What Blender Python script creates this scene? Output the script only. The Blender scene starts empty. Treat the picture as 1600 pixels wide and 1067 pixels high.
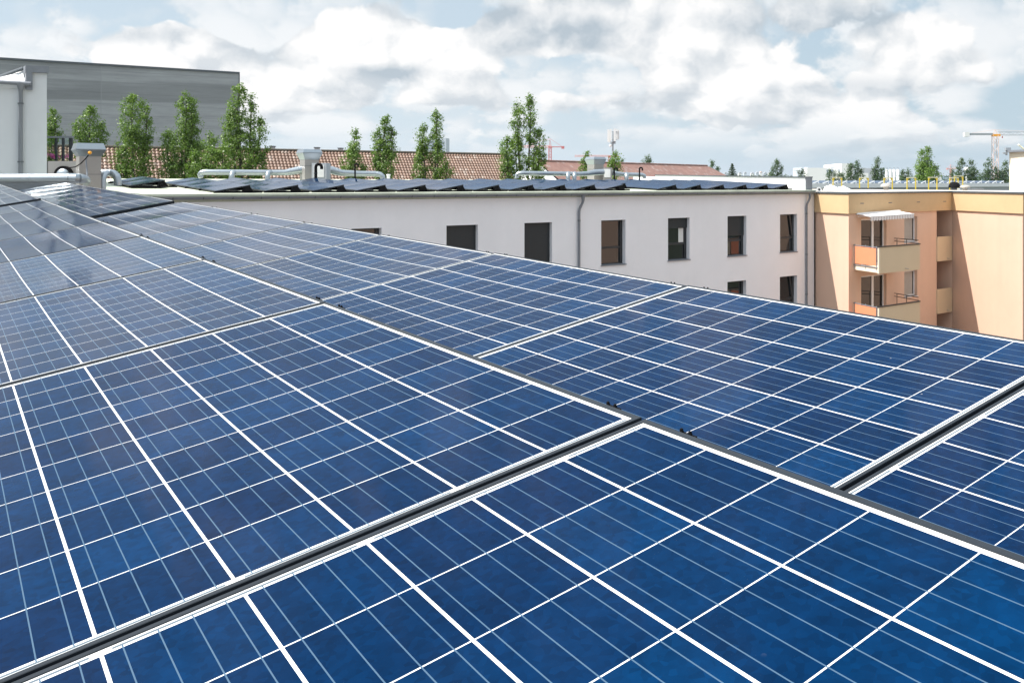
import bpy, math, random
from mathutils import Vector, Matrix
R=math.radians
random.seed(7)
scn=bpy.context.scene
col=scn.collection
# ------------------------------------------------------------------ camera
F,HZ,CX=1457.95,284.0,997.93          # focal length and horizon in photo pixels
cam=bpy.data.cameras.new('camera'); camo=bpy.data.objects.new('camera',cam); col.objects.link(camo)
CAMZ=13.0
camo.location=(0,0,CAMZ); camo.rotation_euler=(R(90),0,0)
cam.sensor_width=36; cam.lens=F/1600*36
cam.shift_x=(800-CX)/1600; cam.shift_y=(HZ-533.5)/1600
cam.clip_start=.05; cam.clip_end=20000
scn.camera=camo
# ------------------------------------------------------------------ light
SUN_EL=R(55)
sx,sy=-.961,-.279                       # horizontal direction towards the sun
S=Vector((sx*math.cos(SUN_EL),sy*math.cos(SUN_EL),math.sin(SUN_EL))).normalized()
sun=bpy.data.lights.new('sun','SUN'); sun.energy=5.0; sun.angle=R(.53); sun.color=(1,.955,.89)
suno=bpy.data.objects.new('sun',sun); col.objects.link(suno)
suno.rotation_euler=S.to_track_quat('Z','Y').to_euler(); suno.location=(0,0,60)
scn.view_settings.view_transform='Standard'; scn.view_settings.look='None'
scn.view_settings.exposure=0.5; scn.view_settings.gamma=1
scn.render.engine='CYCLES'
# ------------------------------------------------------------------ node helper
class NG:
    def __init__(s,nt): s.nt=nt
    def n(s,t,**k):
        x=s.nt.nodes.new(t)
        for a,b in k.items(): setattr(x,a,b)
        return x
    def put(s,sock,v):
        if isinstance(v,(int,float)): sock.default_value=v
        elif isinstance(v,(tuple,list)):
            sock.default_value=tuple(v)+((1,) if (len(v)==3 and sock.type=='RGBA') else ())
        else: s.nt.links.new(v,sock)
    def m(s,op,a,b=None,c=None,clamp=False):
        x=s.n('ShaderNodeMath',operation=op,use_clamp=clamp)
        for i,v in enumerate((a,b,c)):
            if v is not None: s.put(x.inputs[i],v)
        return x.outputs[0]
    def vm(s,op,a,b=None,sc=None):
        x=s.n('ShaderNodeVectorMath',operation=op)
        s.put(x.inputs[0],a)
        if b is not None: s.put(x.inputs[1],b)
        if sc is not None: s.put(x.inputs['Scale'],sc)
        return x.outputs['Value'] if op in('LENGTH','DOT_PRODUCT') else x.outputs[0]
    def xyz(s,v):
        x=s.n('ShaderNodeSeparateXYZ'); s.put(x.inputs[0],v); return x.outputs
    def comb(s,a,b,c):
        x=s.n('ShaderNodeCombineXYZ')
        for i,v in enumerate((a,b,c)): s.put(x.inputs[i],v)
        return x.outputs[0]
    def mix(s,f,a,b,t='RGBA',bt='MIX'):
        x=s.n('ShaderNodeMix',data_type=t,blend_type=bt)
        s.put(x.inputs[0],f); i=6 if t=='RGBA' else 2
        s.put(x.inputs[i],a); s.put(x.inputs[i+1],b)
        return x.outputs[2 if t=='RGBA' else 0]
    def noise(s,v,scale,det=4,rough=.5,lac=2,dist=0,dim='3D'):
        x=s.n('ShaderNodeTexNoise',noise_dimensions=dim); 
        if v is not None: s.put(x.inputs['Vector'],v)
        x.inputs['Scale'].default_value=scale; x.inputs['Detail'].default_value=det
        x.inputs['Roughness'].default_value=rough; x.inputs['Lacunarity'].default_value=lac
        x.inputs['Distortion'].default_value=dist
        return x.outputs['Fac']
    def vor(s,v,scale,out='Distance',feat='F1',rnd=1,dim='3D'):
        x=s.n('ShaderNodeTexVoronoi',feature=feat,voronoi_dimensions=dim); s.put(x.inputs['Vector'],v)
        x.inputs['Scale'].default_value=scale; x.inputs['Randomness'].default_value=rnd
        return x.outputs[out]
    def step(s,v,lo,hi,a=0,b=1):
        x=s.n('ShaderNodeMapRange',interpolation_type='SMOOTHSTEP')
        for i,q in enumerate((v,lo,hi,a,b)): s.put(x.inputs[i],q)
        return x.outputs[0]
    def lin(s,v,lo,hi,a=0,b=1):
        x=s.n('ShaderNodeMapRange')
        for i,q in enumerate((v,lo,hi,a,b)): s.put(x.inputs[i],q)
        return x.outputs[0]
# ------------------------------------------------------------------ sky
w=bpy.data.worlds.new("World"); scn.world=w; w.use_nodes=True
nt=w.node_tree; nt.nodes.clear(); g=NG(nt)
out=g.n('ShaderNodeOutputWorld'); bg=g.n('ShaderNodeBackground'); nt.links.new(bg.outputs[0],out.inputs[0])
sky=g.n('ShaderNodeTexSky',sky_type='NISHITA',sun_disc=False)
sky.sun_elevation=SUN_EL; sky.sun_rotation=math.atan2(sx,sy); sky.altitude=300; sky.air_density=1; sky.dust_density=1.5; sky.ozone_density=1
d=g.n('ShaderNodeTexCoord').outputs['Generated']
X,Y,Z=g.xyz(d)
az=g.m('ARCTAN2',X,Y)                    # 0 along +Y, positive to the right
el=g.m('ARCSINE',g.m('MAXIMUM',g.m('MINIMUM',Z,1.0),-1.0))
def azel(px,py):
    a=math.atan((px-CX)/F); return a, math.atan((HZ-py)/F*math.cos(a))
# angular coordinates, compressed with height so that clouds flatten near the horizon
ele=g.m('MAXIMUM',el,0.0)
hgt=g.m('LOGARITHM',g.m('ADD',ele,0.06),math.e)
def domain(daz,dh):
    return g.comb(g.m('ADD',az,daz),g.m('ADD',g.m('MULTIPLY',hgt,.25),dh),0.0)
def dens(daz,dh):
    v=domain(daz,dh)
    big=g.noise(v,4.5,2,.5,dim='2D')
    wob=g.comb(g.noise(v,22,4,.55,dim='2D'),g.noise(g.vm('ADD',v,(3,1,0)),22,4,.55,dim='2D'),0.0)
    v2=g.vm('ADD',v,g.vm('SCALE',wob,sc=.034))
    bil=g.m('SUBTRACT',1.0,g.vor(v2,8.5,dim='2D'))
    bil2=g.m('SUBTRACT',1.0,g.vor(v2,27,dim='2D'))
    fine=g.noise(v2,12,10,.59,dim='2D')
    a=g.m('MULTIPLY_ADD',bil,.19,g.m('MULTIPLY',big,.58))
    a=g.m('MULTIPLY_ADD',bil2,.085,a)
    return g.m('MULTIPLY_ADD',fine,.26,a)
D0=dens(0,0); D1=dens(-.012,.024)
def blob(px,py,wx,wy,amp):
    a,e=azel(px,py); 
    p=g.m('DIVIDE',g.m('SUBTRACT',az,a),wx/F); q=g.m('DIVIDE',g.m('SUBTRACT',el,e),wy/F)
    r=g.m('ADD',g.m('MULTIPLY',p,p),g.m('MULTIPLY',q,q))
    return g.m('MULTIPLY',g.m('EXPONENT',g.m('MULTIPLY',r,-1.0)),amp)
def total(lst):
    t=None
    for b in lst:
        v=blob(*b); t=v if t is None else g.m('ADD',t,v)
    return t
cov=total([(330,90,120,34,.20),(560,65,100,62,.26),(800,50,140,52,.24),(1130,105,110,45,.22),(1420,85,150,60,.22),
           (120,60,210,50,.15),(1300,20,200,50,.16),(1000,25,180,60,.16),(600,150,260,30,.08),(1050,170,260,30,.08),(1350,180,250,25,.06),
           (400,28,70,38,-.34),(230,6,60,20,-.2),(700,22,50,24,-.26),(925,118,70,26,-.24),(1290,75,40,26,-.12),(1570,60,60,40,-.12),(60,100,90,12,-.1)])
greyb=total([(150,50,110,15,.45),(900,42,150,22,.70),(620,112,80,12,.45),(840,72,100,12,.35),(1370,135,120,16,.5),(1300,28,120,22,.45),(760,18,60,10,.3),(960,108,40,8,.5),(1130,152,90,12,.2),(60,55,80,12,.3)])
dc=g.m('ADD',D0,cov)
alpha=g.step(dc,.608,.655)
alpha=g.m('MULTIPLY',alpha,g.lin(el,0.01,.07,.0,1.0))
relief=g.m('SUBTRACT',D0,D1)
lit=g.m('ADD',g.lin(relief,-.07,.07,-.40,.40),g.lin(dc,.60,.90,.58,.94))
lit=g.m('SUBTRACT',lit,greyb)
lit=g.m('MAXIMUM',g.m('MINIMUM',lit,1.0),0.0)
ccol=g.mix(lit,(.345,.40,.45),(.73,.725,.72))
# added brightness overhead and around the sun, fill light for the shaded walls
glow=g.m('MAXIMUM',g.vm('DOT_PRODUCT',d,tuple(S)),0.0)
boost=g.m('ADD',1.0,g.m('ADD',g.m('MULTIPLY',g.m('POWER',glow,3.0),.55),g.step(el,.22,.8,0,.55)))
skyc=g.vm('SCALE',sky.outputs[0],sc=.085)
hazec=g.mix(g.step(az,-.25,.40),(.54,.59,.625),(.32,.405,.46))
hz=g.mix(g.step(el,.0,.17,.95,.55),skyc,hazec)
hz=g.mix(.45,hz,(.42,.535,.62))
# banks of low distant cumulus between the large clouds
vv=g.comb(az,g.m('MULTIPLY',hgt,.30),0.0)
lowd=g.m('MULTIPLY_ADD',g.m('SUBTRACT',1.0,g.vor(g.vm('ADD',vv,g.vm('SCALE',g.comb(g.noise(vv,60,3,.6,dim='2D'),0.0,0.0),sc=.05)),20,dim='2D')),.28,g.m('MULTIPLY',g.noise(vv,7.5,9,.52,dim='2D'),.9))
veil=g.m('MULTIPLY',g.step(lowd,.47,.64),g.m('MULTIPLY',g.step(el,.022,.06),g.step(el,.12,.3,.85,.3)))
hz=g.mix(veil,hz,g.mix(g.step(lowd,.54,.76),(.545,.585,.615),(.69,.695,.70)))
fin=g.mix(alpha,hz,ccol)
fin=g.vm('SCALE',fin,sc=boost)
below=g.step(el,-.02,0.0)
fin=g.mix(below,(.16,.16,.15),fin)
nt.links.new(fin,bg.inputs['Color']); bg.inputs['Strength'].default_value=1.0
# ------------------------------------------------------------------ materials
MAT={}
def pm(name,c,rough=.6,metal=0,spec=.5,var=0,vscale=3,bump=0,bscale=40,streak=None,sk=.35):
    m=bpy.data.materials.new(name); m.use_nodes=True; g=NG(m.node_tree)
    b=m.node_tree.nodes['Principled BSDF']
    b.inputs['Roughness'].default_value=rough; b.inputs['Metallic'].default_value=metal
    b.inputs['Specular IOR Level'].default_value=spec
    co=g.n('ShaderNodeTexCoord').outputs['Object']
    cc=tuple(c)+(1,)
    if var:
        n1=g.noise(co,vscale,6,.6)
        n2=g.noise(co,vscale*9,3,.6)
        f=g.m('ADD',g.m('MULTIPLY',n1,.7),g.m('MULTIPLY',n2,.3))
        lo=tuple(max(0,x*(1-var)) for x in c); hi=tuple(min(1,x*(1+var)) for x in c)
        r=g.mix(g.lin(f,.3,.7),lo,hi)
        if streak:
            mp=g.vm('MULTIPLY',co,streak)
            s=g.noise(mp,1,5,.6); r=g.mix(g.lin(s,.40,.72,0,sk),r,tuple(x*.62 for x in c))
        m.node_tree.links.new(r,b.inputs['Base Color'])
    else: b.inputs['Base Color'].default_value=cc
    if bump:
        bn=g.n('ShaderNodeBump'); bn.inputs['Strength'].default_value=bump; bn.inputs['Distance'].default_value=.01
        m.node_tree.links.new(g.noise(co,bscale,4,.6),bn.inputs['Height'])
        m.node_tree.links.new(bn.outputs[0],b.inputs['Normal'])
    MAT[name]=m; return m
PW=1.009; PX0=.021; PU=.1622; PY0=.0245; PV=.1583; PL=1.6297; PITCH=1.6397
def glass_mat(key='cells',gap=(.70,.70,.69)):
    m=bpy.data.materials.new('solar_cells'); m.use_nodes=True; g=NG(m.node_tree)
    b=m.node_tree.nodes['Principled BSDF']; L=m.node_tree.links
    co=g.n('ShaderNodeTexCoord').outputs['Object']; x,y,z=g.xyz(co)
    tx=g.m('DIVIDE',g.m('SUBTRACT',x,PX0),PU); ty=g.m('DIVIDE',g.m('SUBTRACT',y,PY0),PV)
    ix=g.m('FLOOR',tx); iy=g.m('FLOOR',ty); fx=g.m('SUBTRACT',g.m('MULTIPLY',g.m('FRACT',g.m('ADD',tx,.0055)),PU),.0009); fy=g.m('MULTIPLY',g.m('FRACT',ty),PV)
    inx=g.m('MULTIPLY',g.m('GREATER_THAN',x,PX0),g.m('LESS_THAN',x,PX0+6*PU-.0062))
    cx_=g.m('MULTIPLY',g.m('LESS_THAN',g.m('ABSOLUTE',g.m('SUBTRACT',fx,.078)),.0789),inx)
    iny=g.m('MULTIPLY',g.m('GREATER_THAN',y,PY0),g.m('LESS_THAN',y,PY0+10*PV-.0023))
    cy_=g.m('MULTIPLY',g.m('LESS_THAN',fy,.156),iny)
    cell=g.m('MULTIPLY',cx_,cy_)
    t4=g.m('FRACT',g.m('MULTIPLY',fx,4/.156))
    bus=g.m('LESS_THAN',g.m('ABSOLUTE',g.m('SUBTRACT',t4,.5)),.00085/.039)
    ext=g.m('MULTIPLY',g.m('GREATER_THAN',y,PY0-.006),g.m('LESS_THAN',y,PY0+10*PV+.004))
    bus=g.m('MULTIPLY',bus,g.m('MULTIPLY',cx_,ext))
    rib=None
    for yc,brk in ((PY0-.0078,(2,4)),(PY0+10*PV-.0023+.0078,(1,3,5))):
        r=g.m('COMPARE',y,yc,.0027)
        for k in brk:
            r=g.m('MULTIPLY',r,g.m('GREATER_THAN',g.m('ABSOLUTE',g.m('SUBTRACT',x,PX0+k*PU-.0031)),.012))
        r=g.m('MULTIPLY',r,inx); rib=r if rib is None else g.m('ADD',rib,r)
    oi=g.n('ShaderNodeObjectInfo').outputs['Random']
    wn=g.n('ShaderNodeTexWhiteNoise',noise_dimensions='4D'); L.new(g.comb(ix,iy,0.0),wn.inputs['Vector']); g.put(wn.inputs['W'],g.m('MULTIPLY',oi,97.0))
    rv=wn.outputs['Value']; rc=g.xyz(wn.outputs['Color'])[1]
    off=g.vm('ADD',co,g.comb(g.m('MULTIPLY',oi,50.0),0.0,0.0))
    cr=g.xyz(g.vor(g.vm('MULTIPLY',off,(1,1,0)),95,out='Color'))[0]
    cr2=g.noise(off,14,4,.6)
    c=g.mix(rv,(.0002,.0125,.046),(.0003,.0215,.072))
    c=g.mix(g.m('MULTIPLY',g.m('GREATER_THAN',rc,.72),.5),c,(.0006,.011,.043))
    k=g.m('ADD',g.m('MULTIPLY',cr,.30),g.lin(cr2,.3,.7,.66,1.04))
    c=g.vm('SCALE',c,sc=k)
    # dust and dried water marks
    du=g.m('MULTIPLY',g.step(g.noise(off,3.1,7,.68),.50,.85),.006)
    sp=g.m('LESS_THAN',g.vor(off,9),.028)
    mx=g.mix(cell,gap,c)
    mx=g.mix(g.m('MULTIPLY',rib,.95),mx,(.085,.115,.145))
    mx=g.mix(bus,mx,(.065,.115,.175))
    mx=g.mix(du,mx,(.35,.40,.46))
    L.new(g.mix(g.m('MULTIPLY',g.m('MULTIPLY',sp,.35),g.step(g.noise(off,1.7,2),.55,.6)),mx,(.5,.5,.48)),b.inputs['Base Color'])
    b.inputs['Roughness'].default_value=.13
    L.new(g.lin(g.noise(off,2.3,5,.6),.3,.7,.05,.10),b.inputs['Roughness'])
    b.inputs['IOR'].default_value=1.105; b.inputs['Specular Tint'].default_value=(.0,.3,.8,1)
    bn=g.n('ShaderNodeBump'); bn.inputs['Strength'].default_value=.03; bn.inputs['Distance'].default_value=.002
    L.new(g.noise(off,5,2,.5),bn.inputs['Height']); L.new(bn.outputs[0],b.inputs['Normal'])
    MAT[key]=m
glass_mat(); glass_mat('cells_dark',(.10,.12,.16))
pm('alu_dark',(.018,.023,.030),.45,0,.22,var=.2,vscale=9)
pm('black',(.004,.004,.005),.8,0,.15)
pm('plaster',(.85,.845,.865),.9,0,.2,var=.035,vscale=.7,bump=.25,bscale=60,streak=(1.6,1.6,.10),sk=.055)
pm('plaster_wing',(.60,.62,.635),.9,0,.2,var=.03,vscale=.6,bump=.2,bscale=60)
pm('peach',(.70,.485,.365),.9,0,.2,var=.05,vscale=.35,bump=.25,bscale=50,streak=(1.5,1.5,.1),sk=.12)
pm('ochre',(.60,.425,.245),.9,0,.2,var=.06,vscale=.6,bump=.2,bscale=50)
pm('beige',(.66,.53,.36),.85,0,.3,var=.03,vscale=1)
pm('orange_cloth',(.80,.27,.14),.8,0,.3,var=.04,vscale=3,bump=.15,bscale=30)
pm('zinc',(.20,.215,.24),.5,.12,.5,var=.12,vscale=2)
pm('zinc_dark',(.10,.115,.13),.5,.3,.5,var=.12,vscale=2)
pm('steel',(.40,.44,.47),.34,.9,.5,var=.06,vscale=5)
pm('cabinet',(.33,.315,.30),.4,.35,.5,var=.05,vscale=2)
pm('white_metal',(.80,.80,.79),.45,0,.5,var=.03,vscale=2)
pm('pvc',(.82,.83,.85),.35,0,.5)
pm('win_frame',(.022,.026,.030),.4,0,.5)
pm('shutter',(.017,.024,.029),.5,.1,.5)
pm('pane',(.010,.013,.015),.03,0,.7)
pm('room',(.05,.045,.04),.9)
pm('curtain',(.72,.72,.70),.9,0,.2,var=.08,vscale=14)
pm('membrane',(.50,.53,.43),.85,0,.3,var=.22,vscale=1.3,streak=(.5,.5,.5))
pm('gravel',(.55,.50,.45),.95,0,.2,var=.45,vscale=5,bump=.8,bscale=30)
pm('roof_dark',(.12,.125,.13),.9,0,.2,var=.2,vscale=2)
pm('roof_grey',(.50,.52,.54),.8,0,.3,var=.15,vscale=.8)
pm('ground',(.07,.085,.05),.95,0,.2,var=.4,vscale=.02)
pm('asphalt',(.06,.06,.062),.9,0,.2,var=.2,vscale=.5)
pm('yellow',(.78,.58,.06),.5,0,.5)
pm('pale_yellow',(.80,.76,.56),.5)
pm('crane_red',(.60,.16,.16),.6); pm('crane_pink',(.70,.36,.33),.7); pm('crane_orange',(.66,.46,.38),.6)
pm('crane_grey',(.30,.33,.36),.5); pm('white_wall',(.80,.80,.79),.8,var=.03,vscale=.05); pm('grey_wall',(.42,.44,.47),.8,var=.08,vscale=.05)
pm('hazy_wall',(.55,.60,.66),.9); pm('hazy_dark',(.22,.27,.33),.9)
pm('bark',(.10,.085,.065),.95,var=.3,vscale=6)
pm('hill',(.07,.12,.16),1,0,0,var=.15,vscale=.003)  # blue of the distance haze put into the base colour
pm('brown_vent',(.38,.36,.33),.6,var=.1)
pm('flower',(.72,.16,.42),.8); pm('amber',(.85,.36,.02),.4)
pm('cream',(.80,.70,.56),.9,0,.2,var=.03,vscale=.6)
m=pm('awning',(.8,.8,.78),.8); g=NG(m.node_tree); b=m.node_tree.nodes['Principled BSDF']
x_,y_,z_=g.xyz(g.n('ShaderNodeTexCoord').outputs['Object'])
m.node_tree.links.new(g.mix(g.m('LESS_THAN',g.m('FRACT',g.m('MULTIPLY',x_,6.0)),.3),(.82,.80,.79),(.62,.56,.57)),b.inputs['Base Color'])
def concrete():
    m=pm('concrete',(.2,.2,.2),.9,0,.2); g=NG(m.node_tree); b=m.node_tree.nodes['Principled BSDF']
    co=g.n('ShaderNodeTexCoord').outputs['Object']; x,y,z=g.xyz(co)
    v=g.comb(g.m('MULTIPLY',x,.04),0.0,g.m('MULTIPLY',z,1.0))
    a=g.noise(v,.9,6,.72); a2=g.noise(g.comb(g.m('MULTIPLY',x,.25),3.0,g.m('MULTIPLY',z,2.0)),1.3,5,.7)
    seg=g.m('MULTIPLY',g.m('GREATER_THAN',x,13.1),.018)
    f=g.m('ADD',g.m('MULTIPLY',a,.6),g.m('MULTIPLY',a2,.4))
    c=g.mix(g.lin(f,.3,.72),(.24,.248,.257),(.44,.452,.47))
    c=g.mix(g.m('MULTIPLY',g.step(g.noise(v,.35,3),.5,.62),.5),c,(.15,.158,.165))
    ft=g.m('FRACT',g.m('DIVIDE',z,1.45))
    c=g.mix(g.m('MULTIPLY',g.m('LESS_THAN',ft,.035),.30),c,(.10,.105,.11))
    j=g.m('LESS_THAN',g.m('ABSOLUTE',g.m('SUBTRACT',x,13.1)),.07)
    c=g.mix(g.m('MULTIPLY',j,.5),c,(.30,.31,.32))
    m.node_tree.links.new(g.vm('ADD',c,g.comb(seg,seg,seg)),b.inputs['Base Color'])
concrete()
def tiles(name,tw,th,c1,c2,c3):
    m=pm(name,c1,.5,0,.5); g=NG(m.node_tree); b=m.node_tree.nodes['Principled BSDF']; L=m.node_tree.links
    x,y,z=g.xyz(g.n('ShaderNodeTexCoord').outputs['Object'])
    tx=g.m('DIVIDE',x,tw); ty=g.m('DIVIDE',y,th); ix=g.m('FLOOR',tx); iy=g.m('FLOOR',ty)
    wn=g.n('ShaderNodeTexWhiteNoise',noise_dimensions='2D'); L.new(g.comb(ix,iy,0.0),wn.inputs['Vector'])
    c=g.mix(wn.outputs['Value'],c1,c2)
    c=g.mix(g.m('MULTIPLY',g.m('GREATER_THAN',g.xyz(wn.outputs['Color'])[0],.93),.6),c,c3)
    c=g.mix(g.lin(g.noise(g.comb(x,y,0.0),.35,4,.6),.35,.7,0,.4),c,tuple(q*.6 for q in c1))
    L.new(c,b.inputs['Base Color'])
    # overlapping pantiles: a roll across, a step down the slope
    hx=g.m('SINE',g.m('MULTIPLY',g.m('FRACT',tx),math.pi)); hy=g.m('SUBTRACT',1.0,g.m('FRACT',ty))
    h=g.m('ADD',g.m('MULTIPLY',g.m('POWER',hx,1.5),.05),g.m('MULTIPLY',hy,.055))
    bn=g.n('ShaderNodeBump'); bn.inputs['Strength'].default_value=1; bn.inputs['Distance'].default_value=1.0
    L.new(h,bn.inputs['Height'])
    if name!='pantiles': L.new(bn.outputs[0],b.inputs['Normal'])
tiles('pantiles',.30,.34,(.18,.10,.066),(.26,.15,.10),(.40,.33,.28))
tiles('pantiles_far',.42,.5,(.27,.135,.105),(.36,.20,.155),(.42,.34,.31))
def leafmat(name,a,bb,c3):
    m=bpy.data.materials.new(name); m.use_nodes=True; nt=m.node_tree; nt.nodes.clear(); g=NG(nt)
    o=g.n('ShaderNodeOutputMaterial'); geo=g.n('ShaderNodeNewGeometry'); ri=geo.outputs['Random Per Island']
    co=g.n('ShaderNodeTexCoord').outputs['Object']
    c=g.mix(ri,a,bb); c=g.mix(g.lin(g.noise(co,1.1,3,.6),.4,.65,0,.55),c,c3)
    d_=g.n('ShaderNodeBsdfPrincipled'); d_.inputs['Roughness'].default_value=.42; d_.inputs['Specular IOR Level'].default_value=.45; nt.links.new(c,d_.inputs['Base Color'])
    t_=g.n('ShaderNodeBsdfTranslucent'); nt.links.new(g.mix(.5,c,(.16,.30,.02)),t_.inputs['Color'])
    mx=g.n('ShaderNodeMixShader'); mx.inputs[0].default_value=.38
    nt.links.new(d_.outputs[0],mx.inputs[1]); nt.links.new(t_.outputs[0],mx.inputs[2]); nt.links.new(mx.outputs[0],o.inputs[0]); MAT[name]=m
leafmat('leaf',(.085,.17,.02),(.24,.36,.055),(.05,.115,.016))
leafmat('leaf_far',(.05,.095,.03),(.08,.14,.045),(.035,.07,.03))
leafmat('leaf_dark',(.03,.055,.03),(.055,.085,.045),(.025,.05,.03))
pm('far_glass',(.05,.075,.125),.12,0,.6,var=.1)
# ------------------------------------------------------------------ mesh helpers
class MB:
    def __init__(s): s.v=[]; s.f=[]; s.sm=False
    def add(s,vs,fs):
        o=len(s.v); s.v+= [tuple(v) for v in vs]; s.f+=[tuple(i+o for i in f) for f in fs]; return s
    def box(s,c0,c1,M=None):
        x0,y0,z0=c0; x1,y1,z1=c1
        v=[Vector(p) for p in ((x0,y0,z0),(x1,y0,z0),(x1,y1,z0),(x0,y1,z0),(x0,y0,z1),(x1,y0,z1),(x1,y1,z1),(x0,y1,z1))]
        if M: v=[M@p for p in v]
        return s.add(v,[(0,3,2,1),(4,5,6,7),(0,1,5,4),(1,2,6,5),(2,3,7,6),(3,0,4,7)])
    def prism(s,poly,ext):     # poly list of Vectors (CCW seen from outside), extruded by vector
        n=len(poly); a=[Vector(p) for p in poly]; b=[p+Vector(ext) for p in a]
        return s.add(a+b,[tuple(range(n))[::-1],tuple(range(n,2*n))]+[(i,(i+1)%n,n+(i+1)%n,n+i) for i in range(n)])
    def loft(s,secs,cap=True,closed=True):
        n=len(secs[0]); vs=[p for q in secs for p in q]; fs=[]
        for k in range(len(secs)-1):
            for i in range(n if closed else n-1): fs.append((k*n+i,k*n+(i+1)%n,(k+1)*n+(i+1)%n,(k+1)*n+i))
        if cap: fs+= [tuple(range(n))[::-1],tuple(range((len(secs)-1)*n,len(secs)*n))]
        return s.add(vs,fs)
    def tube(s,pts,rad,n=10,cap=True):
        pts=[Vector(p) for p in pts]; secs=[]
        if not isinstance(rad,(list,tuple)): rad=[rad]*len(pts)
        up=None
        for i,p in enumerate(pts):
            t=(pts[min(i+1,len(pts)-1)]-pts[max(i-1,0)]).normalized()
            if up is None: up=Vector((0,0,1)) if abs(t.z)<.9 else Vector((1,0,0))
            a=t.cross(up).normalized(); b_=a.cross(t).normalized(); up=b_
            secs.append([p+a*math.cos(2*math.pi*j/n)*rad[i]+b_*math.sin(2*math.pi*j/n)*rad[i] for j in range(n)])
        return s.loft(secs,cap)
    def lathe(s,prof,n=20,c=(0,0,0)):   # prof [(r,z)]
        c=Vector(c)
        return s.loft([[c+Vector((r*math.cos(2*math.pi*j/n),r*math.sin(2*math.pi*j/n),z)) for j in range(n)] for r,z in prof])
    def build(s,name,mat,parent=None,smooth=False,M=None):
        me=bpy.data.meshes.new(name); v=[tuple(M@Vector(p)) for p in s.v] if M else s.v
        me.from_pydata(v,[],s.f); me.update()
        me.materials.append(MAT[mat] if isinstance(mat,str) else mat)
        if smooth:
            for p in me.polygons: p.use_smooth=True
            try: me.set_sharp_from_angle(angle=R(40))
            except Exception: pass
        o=bpy.data.objects.new(name,me); col.objects.link(o)
        if parent: o.parent=parent
        return o
def tag(o,label=None,cat=None,group=None,kind=None):
    if label: o['label']=label
    if cat: o['category']=cat
    if group: o['group']=group
    if kind: o['kind']=kind
    return o
def thing(name,label,cat,loc=(0,0,0),group=None,M=None):
    o=bpy.data.objects.new(name,None); o.empty_display_size=.2; col.objects.link(o)
    if M is not None: o.matrix_world=M
    else: o.location=loc
    tag(o,label,cat,group); return o
def at(px,py,D): return Vector(((px-CX)/F*D,D,CAMZ-(py-HZ)/F*D))
def frame(o,u,v,n):  # matrix from origin and axes
    M=Matrix((u,v,n)).transposed().to_4x4(); M.translation=Vector(o); return M
def copy_tree(o):
    c=o.copy(); col.objects.link(c)
    for ch in o.children:
        k=ch.copy(); col.objects.link(k); k.parent=c
        for gch in ch.children:
            q=gch.copy(); col.objects.link(q); q.parent=k
    return c
ORD=['first','second','third','fourth','fifth','sixth','seventh','eighth','ninth','tenth','eleventh','twelfth','thirteenth','fourteenth','fifteenth','sixteenth','seventeenth','eighteenth','nineteenth','twentieth']
ORD+=['twenty-'+o for o in ORD[:9]]
Zc=Vector((0,0,CAMZ)); UP=Vector((0,0,1))
# ------------------------------------------------------------------ ground
mb=MB(); mb.add([(-9000,-3000,0),(9000,-3000,0),(9000,12000,0),(-9000,12000,0)],[(0,1,2,3)])
tag(mb.build('ground','ground'),kind='structure')
mb=MB(); mb.add([(-30,-20,.01),(40,-20,.01),(40,60,.01),(-30,60,.01)],[(0,1,2,3)])
tag(mb.build('courtyard_paving','asphalt'),kind='structure')
# hills on the horizon
mb=MB(); secs=[]
random.seed(3)
for i in range(90):
    px=-200+i*24; t=i*.37
    y=274.2+1.8*math.sin(t*.31)+1.1*math.sin(t*.83+1)+.5*math.sin(t*2.1)
    p=at(px,y,6200); secs.append([Vector((p.x*.93,5700,-2)),p,Vector((p.x*1.1,6900,-2))])
mb.loft(secs,cap=False,closed=False)
tag(mb.build('distant_hills','hill',smooth=True),kind='structure')
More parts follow.
